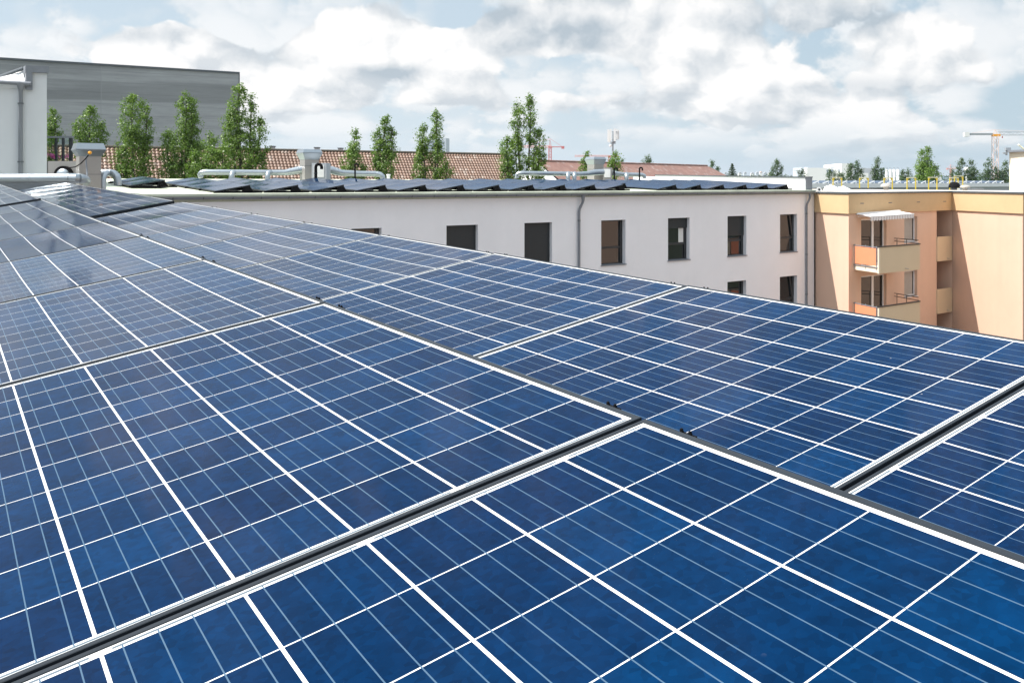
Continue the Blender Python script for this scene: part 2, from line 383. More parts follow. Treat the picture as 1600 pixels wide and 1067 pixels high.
# ------------------------------------------------------------------ near roof and its solar modules
psi,rise,tilt,tilt2=.6431,.0169,.1785,.1905
VH=Vector((-math.sin(psi)*math.cos(rise),math.cos(psi)*math.cos(rise),math.sin(rise)))
U0=Vector((math.cos(psi),math.sin(psi),0)); NN=U0.cross(VH)
O1=Zc+Vector((.0011,1.5976,-.4072)); O2=O1+U0*1.4687+VH*.0012+NN*-.0433
def module_master():
    root=thing('solar_module','','solar panel')
    nx,ny=12,20; SAG=.007; lip=.012; lipy=.010
    vs=[];fs=[]
    for j in range(ny+1):
        for i in range(nx+1):
            x=lip*.5+(PW-lip)*i/nx; y=lipy*.5+(PL-lipy)*j/ny
            vs.append((x,y,-SAG*math.sin(math.pi*x/PW)*math.sin(math.pi*y/PL)))
    for j in range(ny):
        for i in range(nx): a=j*(nx+1)+i; fs.append((a,a+1,a+nx+2,a+nx+1))
    mb=MB(); mb.add(vs,fs); gl=mb.build('glass','cells',root,smooth=True)
    # aluminium frame: four mitred rails with a lip over the glass
    def ring(inset_x,inset_y,z): return [(inset_x,inset_y,z),(PW-inset_x,inset_y,z),(PW-inset_x,PL-inset_y,z),(inset_x,PL-inset_y,z)]
    n=8; pts=[]
    e=.0009
    prof=[(0,0,-.036),(0,0,.0015-e),(e,e,.0015),(lip-e*.5,lipy-e*.5,.0015),(lip,lipy,.0008),(lip,lipy,-.010)]
    def edge(prof):
        rows=[]
        for (ax,ay,z) in prof:
            rr=ring(ax,ay,z); row=[]
            for k in range(4):
                a=Vector(rr[k]); b=Vector(rr[(k+1)%4])
                for q in range(n): 
                    t=q/n; p=a.lerp(b,t)
                    row.append(p)
            rows.append(row)
        return rows
    mb=MB(); mb.loft(edge(prof),cap=False); mb.build('frame','alu_dark',root)
    mb=MB(); mb.add([(.004,.004,-.009),(PW-.004,.004,-.009),(PW-.004,PL-.004,-.009),(.004,PL-.004,-.009)],[(0,3,2,1)])
    mb.build('back_sheet','white_metal',root)
    # clamps with bolt heads on the raised edge
    for yy in (.10,PL-.10):
        mb=MB()
        for s in (-.011,.011): mb.lathe([(.0002,.0035),(.0026,.0025),(.0036,-.002),(.0036,-.02)],8,(PW+.0075,yy+s,0))
        mb.box((PW+.001,yy-.020,-.02),(PW+.014,yy+.020,-.006))
        mb.build('clamp','black',root)
    return root
master=module_master()
used=[False]
GAPX=.33
random.seed(11)
def place_module(M,label,group,jit=.0022):
    r=master if not used[0] else copy_tree(master); used[0]=True
    J=Matrix.Rotation(random.gauss(0,jit),4,'X')@Matrix.Rotation(random.gauss(0,jit),4,'Y')
    T=Matrix.Translation(Vector((PW/2,PL/2,0)))
    r.matrix_world=M@T@J@T.inverted()
    r['label']=label; r['group']=group
    if jit==0: r.matrix_world=M
    return r
def near_column(Ohi,tl,idx,side):
    uu=U0*math.cos(tl)+NN*math.sin(tl); nn=uu.cross(VH)
    for c,t in enumerate(idx):
        tt=t if t<7 else t+GAPX
        o=Ohi+VH*(tt*PITCH+.005)-uu*1.0005
        s={'left':'left column of the near roof','right':'right column of the near roof'}[side]
        g_='solar modules of the left-hand column on the near roof' if side=='left' else 'solar modules of the right-hand column on the near roof'
        where='before the black gap' if t<7 else 'beyond the black gap'
        k=c if t<7 else t-7
        place_module(frame(o,uu,VH,nn),f'{ORD[k]} solar panel {where}, {s}',g_,.0012)
near_column(O1,tilt,[-1]+list(range(0,15)),'left')
near_column(O2,tilt2,[-1]+list(range(0,15)),'right')
# rails that carry the modules
for side,O,tl in (('left',O1,tilt),('right',O2,tilt2)):
    uu=U0*math.cos(tl)+NN*math.sin(tl)
    r=thing('module_rails',f'black steel rails under the {side}-hand panel column of the near roof','panel mount',O-NN*.3)
    r.matrix_world=Matrix.Translation(O)
    for k in range(-1,16):
        tt=(k if k<=7 else k+GAPX)*PITCH
        for dt in ((0,) if k!=7 else (0,GAPX*PITCH)):
            mb=MB(); M=frame(VH*(tt+dt-.03),U0,VH,NN)
            lo=-PW*math.cos(tl); hl=-PW*math.sin(tl)
            mb.prism([M@Vector((lo+.05,0,hl-.045)),M@Vector((-.03,0,-.045)),M@Vector((-.01,0,-.31)),M@Vector((lo,0,-.31))],VH*.045)
            mb.build('cross_rail','black',r)
    mb=MB(); M=frame((0,0,0),U0,VH,NN)
    a0,a1=-1.6*PITCH+1,15.4*PITCH
    mb.prism([M@Vector((-.012,a0,-.06)),M@Vector((-.008,a0,-.06)),M@Vector((.10,a0,-.31)),M@Vector((.096,a0,-.31))],VH*(a1-a0))
    mb.build('wind_plate','alu_dark',r)
# building under the camera
nb=thing('near_building','flat roofed building in the foreground that carries the large solar panels','building',(0,0,0))
M=frame(O1,U0,VH,NN)
mb=MB(); 
r0,r1,ra,rb=-9,1.75,-4,26.2
top=[M@Vector((r0,ra,-.32)),M@Vector((r1,ra,-.32)),M@Vector((r1,rb,-.32)),M@Vector((r0,rb,-.32))]
mb.prism([p-Vector((0,0,.3)) for p in top],(0,0,.3)); mb.build('roof','roof_dark',nb)
mb=MB(); tp=[M@Vector((r0+.3,ra+.3,-.62)),M@Vector((r1-.3,ra+.3,-.62)),M@Vector((r1-.3,rb-.3,-.62)),M@Vector((r0+.3,rb-.3,-.62))]
bt=[Vector((p.x,p.y,0)) for p in tp]
mb.loft([bt,[Vector((p.x,p.y,min(q.z for q in tp)-.02)) for p in tp]],cap=False); mb.build('wall','plaster',nb)
# ------------------------------------------------------------------ white building across the courtyard
A=Vector((-8.509,30.943,0)); B=Vector((8.459,45.0,0)); WD=(B-A).normalized(); BK=Vector((-WD.y,WD.x,0))  # along wall, and back from the wall
def onw(px,off=0):   # parameter along the wall line (offset back) where the photo column px crosses
    P=A+BK*off; k=(px-CX)/F
    s=(k*P.y-P.x)/(WD.x-k*WD.y); return s
def wp(s,z,off=0): return A+WD*s+BK*off+Vector((0,0,CAMZ+z))
S0=onw(150)-1.0; S1=onw(1272); H_=1.5318
def ez(s):  # eave height, slight fall
    t=(s-onw(290))/(onw(1260)-onw(290)); return -.525-.043*t
wb=thing('white_apartment_building','long white rendered building with dark windows and grey gutter across the courtyard','building',A)
def wbuild(mb,name,mat,parent=wb,smooth=False):
    p=parent; o=mb.build(name,mat,p,smooth); return o
wb.location=(0,0,0)
WT=.35; REV=.20; STO=2.9
def facecols():
    ops=[]
    # (left px, right px, top z, bottom z, kind)
    zt=-H_; zb=-(412.3-284)*(A+WD*onw(977)).y/F
    for a,b_,k in ((549,596.2,'glass'),(697.5,746.7,'shut'),(819.3,862.5,'shut2'),(939.3,977.3,'glass'),(1043.7,1077.5,'third'),(1136.7,1166.2,'half'),(1218.7,1245.3,'open')):
        sa,sb=onw(a),onw(b_); ops.append((sa,sb,zt,zb,k,0))
    for a,b_,k in ((1136.5,1166,'glass'),(1218.4,1245.4,'open')):
        sa,sb=onw(a),onw(b_); ops.append((sa,sb,zt-STO,zb-STO,k,1))
    return ops
OPS=facecols()
# wall skin with openings: a grid of quads, solid thickness
ss=sorted(set([S0,S1]+[o[0] for o in OPS]+[o[1] for o in OPS]))
ztop=-.60; zs=sorted(set([ztop,-CAMZ]+[o[2] for o in OPS]+[o[3] for o in OPS]),reverse=True)
mb=MB()
def isop(s,z): return any(o[0]-1e-6<s<o[1]+1e-6 and o[3]-1e-6<z<o[2]+1e-6 for o in OPS)
for i in range(len(ss)-1):
    for j in range(len(zs)-1):
        if isop((ss[i]+ss[i+1])/2,(zs[j]+zs[j+1])/2): continue
        mb.add([wp(ss[i],zs[j+1]),wp(ss[i+1],zs[j+1]),wp(ss[i+1],zs[j]),wp(ss[i],zs[j])],[(0,1,2,3)])
for o in OPS:
    a,b_,t,l=o[:4]
    mb.add([wp(a,t),wp(b_,t),wp(b_,l),wp(a,l),wp(a,t,WT),wp(b_,t,WT),wp(b_,l,WT),wp(a,l,WT)],[(0,1,5,4),(1,2,6,5),(2,3,7,6),(3,0,4,7)])
mb.add([wp(S1,-CAMZ),wp(S1,-CAMZ,12),wp(S1,ztop+.1,12),wp(S1,ztop)],[(0,1,2,3)])
mb.add([wp(S0,-CAMZ,12),wp(S0,-CAMZ,0),wp(S0,ztop),wp(S0,ztop+.1,12)],[(0,1,2,3)])
wbuild(mb,'wall','plaster')
def wbox(s0,s1,z0,z1,d0,d1): # box in wall coordinates
    return [wp(s0,z0,d0),wp(s1,z0,d0),wp(s1,z0,d1),wp(s0,z0,d1),wp(s0,z1,d0),wp(s1,z1,d0),wp(s1,z1,d1),wp(s0,z1,d1)]
BF=[(0,3,2,1),(4,5,6,7),(0,1,5,4),(1,2,6,5),(2,3,7,6),(3,0,4,7)]
for (a,b_,t,l,k,row) in OPS:
    W=b_-a; fw=.055
    mb=MB()
    for q in ((a,a+fw,l,t),(b_-.13,b_,l,t),(a+fw,b_-fw,t-fw,t),(a+fw,b_-fw,l,l+fw)): mb.add(wbox(q[0],q[1],q[2],q[3],REV,REV+.07),BF)
    zm=l+(t-l)*.38
    mb.add(wbox(a+fw,b_-fw,zm-.045,zm+.045,REV+.005,REV+.06),BF)
    f_=wbuild(mb,'window','win_frame')
    mb=MB(); mb.add([wp(a+fw,l+fw,REV+.04),wp(b_-fw,l+fw,REV+.04),wp(b_-fw,t-fw,REV+.04),wp(a+fw,t-fw,REV+.04)],[(0,1,2,3)])
    mb.build('pane','pane',f_)
    mb=MB(); mb.add(wbox(a-.025,a+.0,l,t+.025,-.004,.02),BF); mb.add(wbox(a+.001,b_+.02,t,t+.025,-.004,.02),BF); mb.build('reveal_trim','pvc',f_)
    mb=MB(); mb.prism([wp(a-.03,l,-.05),wp(b_+.03,l,-.05),wp(b_+.03,l+.02,REV),wp(a-.03,l+.02,REV)],(0,0,-.03)); mb.build('sill','zinc',f_)
    sh={'shut':1,'shut2':.84,'third':.25,'half':.5}.get(k,0)
    if sh:
        mb=MB(); zz=t; n=int(round((t-l)*sh/.055)); 
        for i in range(n):
            mb.add(wbox(a+.012,b_-.012,t-(i+1)*.055+.006,t-i*.055,REV-.05,REV-.035),BF)
        mb.add(wbox(a+.012,b_-.012,t-n*.055,t,REV-.034,REV-.03),BF)
        mb.build('roller_shutter','shutter',f_)
    if k=='third' :
        mb=MB(); mb.add(wbox(b_-fw-.38,b_-fw-.10,zm+.05,t-fw,REV+.030,REV+.036),BF); mb.build('curtain','curtain',f_)
    if k=='open':
        mb=MB(); mb.prism([wp(b_-.36,t-.07,REV-.002),wp(b_-.27,t-.07,REV-.002),wp(b_-.13,zm+.1,REV-.002),wp(b_-.20,zm+.1,REV-.002)],BK*-.03); mb.build('open_sash','win_frame',f_)
# eave, gutter, roof
RSL=.0375; RD=13.0
def roofz(s,off): return ez(s)+.16+RSL*off
mb=MB()
def roofsec(s): return [wp(s,ez(s)+.10,-.13),wp(s,ez(s)+.165,-.13),wp(s,roofz(s,RD),RD),wp(s,-.65,RD),wp(s,-.65,.02),wp(s,ez(s)+.02,.02),wp(s,ez(s)+.02,-.03),wp(s,ez(s)+.09,-.04)]
mb.loft([roofsec(S0),roofsec(onw(620)),roofsec(S1+.02)])
wbuild(mb,'roof','membrane')
mb=MB()
def gutsec(s):
    z=ez(s)+.075; r=.075; c=[]
    for k in range(9):
        a=math.pi+math.pi*k/8; c.append(wp(s,z+r*math.sin(a),-.145-r-r*math.cos(a)*-1*-1))
    c2=[]
    for k in range(8,-1,-1):
        a=math.pi+math.pi*k/8; c2.append(wp(s,z+(r-.006)*math.sin(a)+0.001,-.145-r-(r-.006)*math.cos(a)))
    return c+c2
mb.loft([gutsec(S0),gutsec(onw(620)),gutsec(S1+.1)])
gut=wbuild(mb,'gutter','zinc',smooth=True)
mb=MB(); s=S0+.4; 
while s<S1:
    z=ez(s)+.075; r=.078
    mb.loft([[wp(s+ds,z+r*math.sin(math.pi+math.pi*k/8),-.145-.075+r*math.cos(math.pi+math.pi*k/8)) for k in range(9)] for ds in (0,.03)],cap=False,closed=False)
    s+=.82
mb.build('gutter_bracket','zinc_dark',gut)
def dpipe(px,out_,parent,zt):
    s=onw(px); z=ez(s)
    pts=[wp(s+.10,z+.02,-.2),wp(s+.10,z-.17,-.2),wp(s+.09,z-.27,-.17),wp(s+.02,z-.50,-.09),wp(s,z-.62,-.08),wp(s,-CAMZ+.1,-.08)]
    mb=MB(); mb.tube(pts,[.085,.06,.05,.05,.05,.05],12); o=mb.build('downpipe','zinc',parent,True)
    for zz in (z-.95,z-2.9,z-4.8):
        mb=MB(); mb.lathe([(.05,-.02),(.060,-.02),(.060,.02),(.05,.02)],12,wp(s,zz,-.08)); mb.build('pipe_clip','zinc_dark',o)
dpipe(903,0,wb,0); dpipe(1258.5,0,wb,0)
# fire wall on the right end of the roof
# sunlit face looks left; grey capping
fw_=thing('parapet_wall','white parapet wall with grey metal capping at the right end of the white roof','parapet',(0,0,0))
def fz(off): return .215+(.39-.215)*off/12
sA,sB=S1-.47,S1-.02
def pw(s,z,off): return wp(s,z,off)
def lof(zlo,zhi,sa,sb,o0,o1,nm,mt):
    mb=MB(); mb.add([pw(sa,zlo(o0),o0),pw(sb,zlo(o0),o0),pw(sb,zlo(o1),o1),pw(sa,zlo(o1),o1),pw(sa,zhi(o0),o0),pw(sb,zhi(o0),o0),pw(sb,zhi(o1),o1),pw(sa,zhi(o1),o1)],BF); return mb.build(nm,mt,fw_)
lof(lambda o:-.45,lambda o:fz(o)-.03,sA,sB,.15,11.2,'wall_body','plaster')
lof(lambda o:fz(o)-.03,lambda o:fz(o)+.02,sA-.05,sB+.05,.10,11.2,'capping','zinc_dark')
lof(lambda o:-.45,lambda o:fz(o)-.031,sA-.004,sB+.004,.10,.149,'end_sheet','zinc')
lof(lambda o:-.3,lambda o:fz(o)-.10,sA,sB,11.2,13.2,'wall_body','plaster')
# ------------------------------------------------------------------ solar rows on the white roof
tips=[391,466,537.5,602.5,665,724,780,833,882.7,929.4,973.7,1016,1056.3,1094.7,1130.7,1166,1199,1230.3]
RT=.178
darkglass=[None]
BU=BK*math.cos(math.atan(RSL))+UP*math.sin(math.atan(RSL))
RN=WD.cross(BU)
def row(s_hi,off,n,skip,rl,name_idx,zadd=0):
    u=WD*math.cos(RT)+RN*math.sin(RT); nn=u.cross(BU)
    zh=roofz(s_hi,off)+.082+PW*math.sin(RT)+zadd
    hi=wp(s_hi,zh,off)
    for k in range(n):
        if k<skip: continue
        o=hi+BU*(k*PITCH)-u*PW
        pmod=place_module(frame(o,u,BU,nn),f'{ORD[k]} module from the gutter in {rl}, white roof','solar modules in tilted rows on the white roof',.0010)
        for ch in pmod.children:
            if ch.name.startswith('glass'):
                if darkglass[0] is None: darkglass[0]=ch.data.copy(); darkglass[0].materials[0]=MAT['cells_dark']
                ch.data=darkglass[0]
    st=skip*PITCH; L_=(n-skip)*PITCH
    r=thing('panel_mount',f'black steel mount under {rl} on the white roof','panel mount',hi,group='black mounts under the panel rows of the white roof')
    M=frame((0,0,0),WD,BU,RN); zt=-.05; zb=-.082-PW*math.sin(RT)+.012; lo=-PW*math.cos(RT)
    for k in range(skip,n+1):
        y=k*PITCH-(.0 if k<n else .05)
        mb=MB()
        # trapezoid post near the raised edge with base rail along the roof and a light strut
        mb.prism([M@Vector((-.20,y,zt-.02)),M@Vector((-.02,y,zt+.02)),M@Vector((.10,y,zb)),M@Vector((-.24,y,zb))],BU*.05)
        mb.build('post','black',r)
        mb=MB(); mb.prism([M@Vector((lo-.05,y,zb+.055)),M@Vector((.36,y,zb+.055)),M@Vector((.36,y,zb)),M@Vector((lo-.05,y,zb))],BU*.05)
        mb.prism([M@Vector((lo+.03,y,zb+.055)),M@Vector((lo+.20,y,zb+.075)),M@Vector((lo+.20,y,zb+.055)),M@Vector((lo+.1,y,zb+.05))],BU*.05)
        mb.build('base_rail','black',r)
    mb=MB(); mb.prism([M@Vector((-.014,st,zt+.01)),M@Vector((-.010,st,zt+.01)),M@Vector((.105,st,zb+.03)),M@Vector((.100,st,zb+.03))],BU*L_)
    mb.build('wind_plate','black',r)
    mb=MB()
    for k in range(skip,n):
        for q in (.35,.55): mb.box((lo+.28+q*.5,k*PITCH+.25,zb+.012),(lo+.40+q*.5,k*PITCH+.55,zb+.075),M)
    mb.build('ballast_block','roof_grey',r)
for i,px in enumerate(tips):
    off=.28; s=onw(px,off)
    row(s,off,4,1 if i==11 else 0,f'the {ORD[i]} row from the left','')
row(onw(258,3.6),3.6,2,0,'the short dark row by the trees','',.03)
# ------------------------------------------------------------------ ducts, hoods, goosenecks
WQ=frame((0,0,0),WD,BK,UP)
def hood_unit(px0,px1,ytop,ymid,ybot,ybody,pxb0,pxb1,D,label,grp='ventilation hoods on the roofs'):
    c=at((px0+px1)/2,ybody,D); r=thing('ventilation_hood',label,'ventilation hood',c,grp)
    sc=D/F; hw=(px1-px0)/2*sc; bw=(pxb1-pxb0)/2*sc
    z=lambda y:(ybody-y)*sc
    def rect(a,zz): 
        a=a*.78
        return [WQ@Vector(p) for p in ((-a,-a,zz),(a,-a,zz),(a,a,zz),(-a,a,zz))]
    mb=MB(); mb.loft([rect(bw*1.02,z(ybot)),rect(hw,z(ymid)),rect(hw*.86,z(ytop))]); mb.build('cowl','steel',r)
    mb=MB(); mb.loft([rect(hw*1.012,z(ymid)-.012),rect(hw*1.012,z(ymid)+.012)]); mb.build('cowl_rim','zinc',r)
    mb=MB(); mb.loft([rect(bw,-.6),rect(bw,z(ybot)+.0)]); mb.build('housing','cabinet',r)
    mb=MB(); zm=z(ybot)*.45
    mb.loft([rect(bw*1.01,zm),rect(bw*1.01,zm+.012)]); mb.build('housing_seam','zinc_dark',r)
    return r
def goose(px0,px1,ytop,ybase,D,label):
    sc=D/F; r_=(px1-px0)*sc*.17; R_=((px1-px0)*sc)/2-r_
    b=at(px0,ybase,D)+Vector((r_,0,0)); o=thing('gooseneck_pipe',label,'pipe',b,'black gooseneck pipes')
    h=(ybase-ytop)*sc-R_-r_
    pts=[(0,0,-.5),(0,0,h)]+[(R_-R_*math.cos(a),0,h+R_*math.sin(a)) for a in [math.pi*k/8 for k in range(1,9)]]+[(2*R_,0,h-.08)]
    mb=MB(); mb.tube(pts,r_,12); mb.build('bent_tube','black',o,True)
    mb=MB(); mb.lathe([(r_,0),(r_*1.12,0),(r_*1.12,.05),(r_,.05)],12,(0,0,h*.4)); mb.build('collar','alu_dark',o)
def duct(label,segs,r_,drops,D,bandstep=1.0,group='galvanised ventilation ducts',elbow=None):
    """segs list of (px,py,D,radius)"""
    P=[at(a,b_,c) for a,b_,c,_ in segs]; o=thing('ventilation_duct',label,'duct',P[0],group)
    Q=[p-P[0] for p in P]; rr=[s_[3] for s_ in segs]
    mb=MB(); mb.tube(Q,rr,20); mb.build('duct_tube','steel',o,True)
    mb=MB()
    for i in range(len(Q)-1):
        L_=(Q[i+1]-Q[i]).length; n=max(1,int(L_/bandstep)); t=(Q[i+1]-Q[i]).normalized()
        if L_<.5: n=1
        for k in range(n):
            f=(k+.5)/n; p=Q[i].lerp(Q[i+1],f); ra=rr[i]+(rr[i+1]-rr[i])*f
            mb.tube([p-t*.02,p-t*.018,p+t*.018,p+t*.02],[ra,ra*1.03,ra*1.03,ra],20,cap=False)
    mb.build('duct_band','steel',o,True)
    for (px,py,DD,ra,dz) in drops:
        p=at(px,py,DD)-P[0]
        mb=MB(); pts=[p+Vector((0,0,.02)),p+Vector((0,-.12,0)),p+Vector((0,-.20,-.06)),p+Vector((0,-.24,-.16)),p+Vector((0,-.24,-dz))]
        mb.tube(pts,ra,14); mb.build('branch','steel',o,True)
    return o
# left unit beside the white wing
h0=hood_unit(112,165,224.5,234.5,245,296,122,160,26.0,'ventilation hood on a tall steel housing with an orange plug, left roof')
DA=25.6
b0=at(141,0,DA)
mb=MB(); p=at(140.5,239,25.3)-h0.location; mb.lathe([(.0,.045),(.035,.035),(.05,.0),(.035,-.035),(.0,-.05)],12,p); mb.build('orange_plug','amber',h0,True)
mb=MB(); pts=[at(138,243,25.3),at(133,249,25.3),at(126,256,25.3),at(118,261,25.3),at(108,262.5,25.3)]; mb.tube([q-h0.location for q in pts],.014,6); mb.build('cable','black',h0,True)
mb=MB(); pts=[at(134,244,25.35),at(135,260,25.35),at(136.3,273,25.3),at(136,284,25.2),at(131.5,291,25.2)]; mb.tube([q-h0.location for q in pts],.022,6); mb.build('conduit','zinc',h0,True)
hb=thing('fan_housing','low beige fan housing with a round black intake left of the hood','ventilation unit',at(101,296,26.4))
mb=MB(); sc=26.4/F; mb.box((-26*sc,0,-.5),(25*sc,.9,44*sc)); mb.build('housing','cabinet',hb)
mb=MB(); q=[(0,-.02,26*sc)]; 
mb.tube([Vector((0,.02,22*sc)),Vector((0,-.09,22*sc))],.26,28); mb.build('intake_ring','black',hb,True)
mb=MB(); mb.tube([Vector((0,-.085,22*sc)),Vector((0,-.13,22*sc)),Vector((0,-.17,22*sc))],[.19,.16,.08],28); mb.build('intake_dome','steel',hb,True)
duct('thick silver duct running in front of the white wing, left edge',[(-60,279.5,24.3,.128),(0,279.3,24.3,.128),(100,278.8,24.3,.128),(118,278.8,24.3,.130),(127,279.4,24.5,.128),(133,281.5,24.9,.12),(135,284,25.4,.11)],.128,[],24.3,1.7)
duct('short silver duct elbow right of the tall steel housing',[(152,270.5,26.6,.10),(170,270,26.6,.10),(177,271,26.6,.10),(182,275,26.6,.10),(184,282,26.6,.10),(184,290,26.6,.10)],.1,[(168,272,26.5,.09,.45)],26,.4)
# set one
DD=37.5
hood_unit(463.5,503,234,239.5,250,268,472,500,37.5,'ventilation hood behind the second and third panel rows, before the long tiled roof')
def cab(px0,px1,y0,y1,D,label,mat='cabinet'):
    sc=D/F; c=at((px0+px1)/2,y1,D); r=thing('equipment_cabinet',label,'cabinet',c,'metal cabinets beside the ducts'); hw=(px1-px0)/2*sc
    mb=MB(); mb.box((-hw,0,-.4),(hw,.5,(y1-y0)*sc)); mb.build('casing',mat,r)
    mb=MB(); mb.box((-hw*.7,-.012,.05),(hw*.7,-.001,(y1-y0)*sc*.86)); mb.build('door_panel','white_metal',r)
cab(487,510,255,279,36.8,'pale cabinet behind a black gooseneck pipe, left duct run','grey_wall')
goose(491,505,254.5,279,36.3,'black gooseneck pipe in front of the pale cabinet of the left duct run')
goose(553.5,561,255,278,37.5,'slim black gooseneck pipe near the right end of the left duct run')
duct('left duct run between hood and trees, first elbow at far left',[(314,278,36,.09),(312.8,273,36,.105),(315,270,36,.105),(322,269.4,36,.108),(365,269.6,36.4,.11),(421,270,37,.11),(445,270,37.2,.115),(462,267,37.4,.15),(472,265.5,37.5,.165),(488,265.3,37.6,.165)],.1,[(366,270,36.4,.10,.35),(422,270,36.9,.10,.35)],36,1.3)
duct('short duct run ending right of the slim gooseneck',[(508,266,38,.17),(518,266,38.1,.165),(534,270.5,38.3,.13),(560,271.6,38.6,.115),(586,271.8,39,.115),(594,272.8,39,.11),(598,276,39,.105),(598.5,281,39,.1)],.1,[],38,1.2)
vt=thing('roof_vent','small white roof vent with flat cap right of the left duct run','vent',at(607,279,40),'small roof vents')
mb=MB(); mb.lathe([(.07,-.2),(.07,.12),(.09,.12),(.09,.17),(.06,.18)],12); mb.build('vent_pipe','white_metal',vt,True)
# set two
hood_unit(914.8,946,245.3,249.5,257.5,271,918.5,942,47,'ventilation hood between two young trees, left of the antenna mast')
cab(942,956,262,279,46.3,'grey cabinet right of the hood in the right duct run')
goose(958.5,966,261.5,279,46,'black gooseneck pipe right beside the grey cabinet of the right duct run')
goose(998,1005,261,279,46.5,'rightmost black gooseneck pipe at the end of the right duct run')
duct('right duct run from the poplars to the hood',[(808,279,43,.09),(807.5,274,43,.10),(811,271.5,43,.108),(818,271,43,.108),(880,271.8,44.3,.108),(905,272.3,45,.11),(918,271.5,45.3,.12),(930,269.5,45.6,.15),(943,269,45.8,.15)],.1,[(888,272,44.4,.105,.3),(898,272,44.7,.105,.3)],44,1.3)
duct('last stub of duct between the two right gooseneck pipes',[(957,270,46.8,.14),(963,271.5,46.9,.12),(975,273,47.1,.11),(1003,273.6,47.6,.11),(1007,275,47.6,.10),(1007,279,47.6,.09)],.1,[(979,273,46.9,.11,.3)],47,1.0)
# ------------------------------------------------------------------ left white wing with terrace
wg=thing('white_wing','taller white wing with grey roof flashing at the left edge of the roof','building',(0,0,0))
P0=at(73,0,30.0); P0.z=0; WX=Vector((.92,.39,0)).normalized(); WB=BK.copy()
def wgp(s,y_px_at_ref,off=0,z=None):
    p=P0+WX*s+WB*off
    return Vector((p.x,p.y,CAMZ-(y_px_at_ref-HZ)/F*30.0 if z is None else z))
def wx(px):
    k=(px-CX)/F; return (k*P0.y-P0.x)/(WX.x-k*WX.y)
def wgbox(px0,px1,y0,y1,o0,o1,nm,mt):
    a,b_=wx(px0),wx(px1); mb=MB()
    mb.add([wgp(a,y1,o0),wgp(b_,y1,o0),wgp(b_,y1,o1),wgp(a,y1,o1),wgp(a,y0,o0),wgp(b_,y0,o0),wgp(b_,y0,o1),wgp(a,y0,o1)],BF)
    return mb.build(nm,mt,wg)
a=wgp(wx(-140),0); 
mb=MB(); 
a_,b_,c_=wx(-140),wx(50),wx(73.2)
mb.add([wgp(a_,0,0,0),wgp(b_,0,0,0),wgp(b_,140,0),wgp(a_,140,0),wgp(a_,0,6,0),wgp(b_,0,6,0),wgp(b_,140,6),wgp(a_,140,6)],BF)
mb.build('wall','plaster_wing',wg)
mb=MB(); mb.add([wgp(b_,0,.002,0),wgp(c_,0,.002,0),wgp(c_,115,.002),wgp(b_,115,.002),wgp(b_,0,6,0),wgp(c_,0,6,0),wgp(c_,115,6),wgp(b_,115,6)],BF)
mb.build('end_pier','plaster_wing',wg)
wgbox(39,76,104.5,114.8,-.10,.6,'top_flashing','zinc')
wgbox(40,50.2,114.9,142,-.10,.2,'side_flashing','zinc')
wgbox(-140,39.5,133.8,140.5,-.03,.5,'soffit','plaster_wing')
mb=MB(); mb.tube([wgp(wx(-140),129,-.18),wgp(wx(47),133,-.18)],.065,12); mb.build('gutter','zinc',wg,True)
# upturned bright skylight apron under the sloping verge
mb=MB(); q=[wgp(wx(-20),128,.0),wgp(wx(38),128.5,.0),wgp(wx(38.5),110.5,.5),wgp(wx(-20),126.5,.9)]; mb.prism([Vector(v) for v in q],WB*.06+Vector((0,0,-.02))); mb.build('roof_slope','white_metal',wg)
mb=MB(); mb.tube([wgp(wx(-30),134,.5),wgp(wx(39),106.5,.45)],.055,8); mb.build('verge','zinc_dark',wg,True)
s=wx(31.5); mb=MB(); mb.tube([wgp(s,132,-.17),wgp(s,136,-.17),wgp(s,143,-.12),wgp(s,146,-.1),wgp(s,330,-.1)],[.12,.11,.065,.06,.06],14); dp=mb.build('downpipe','zinc',wg,True)
for y in (163.5,253.5):
    mb=MB(); mb.lathe([(.06,-.02),(.085,-.02),(.085,.02),(.06,.02)],14,wgp(s,y,-.1)); mb.build('pipe_clip','zinc_dark',dp)
# dark low wall below the duct
lw=thing('low_roof_wall','dark low wall behind the end of the near panels, under the silver duct','wall',(0,0,0))
mb=MB(); a=at(-60,284,26.2); b_=at(122,284,26.2); mb.box((a.x,26.2,10),(b_.x,26.4,CAMZ+.05)); mb.build('wall_body','zinc_dark',lw)
# terrace screen
ts=thing('terrace_screen','dark framed glass screen with plants and pink flowers behind it','glass screen',(0,0,0))
DT=31.0
def sb(px0,px1,y0,y1,D0,th,nm,mt,par):
    a=at(px0,y1,D0); b_=at(px1,y0,D0); mb=MB(); mb.box((a.x,D0,a.z),(b_.x,D0+th,b_.z)); return mb.build(nm,mt,par)
sb(70,113.5,213,215.8,DT,.08,'top_rail','zinc',ts)
for x0,x1 in ((107.5,112.5),(96.5,99.5),(86,88.5)): sb(x0,x1,215.8,254,DT+.01,.06,'post','win_frame',ts)
mg=bpy.data.materials.new('clear_glass'); mg.use_nodes=True; b=mg.node_tree.nodes['Principled BSDF']; b.inputs['Roughness'].default_value=.02; b.inputs['Transmission Weight'].default_value=1; b.inputs['IOR'].default_value=1.1; b.inputs['Base Color'].default_value=(.75,.85,.82,1); MAT['clear']=mg
for x0,x1 in ((72,86),(88.5,96.5),(99.5,107.5)): sb(x0,x1,216,253,DT+.04,.006,'glass_panel','clear',ts)
tr=thing('terrace_floor','beige terrace edge below the glass screen','terrace',(0,0,0)); sb(66,120,252.5,330,DT-.25,.4,'slab','cabinet',tr)
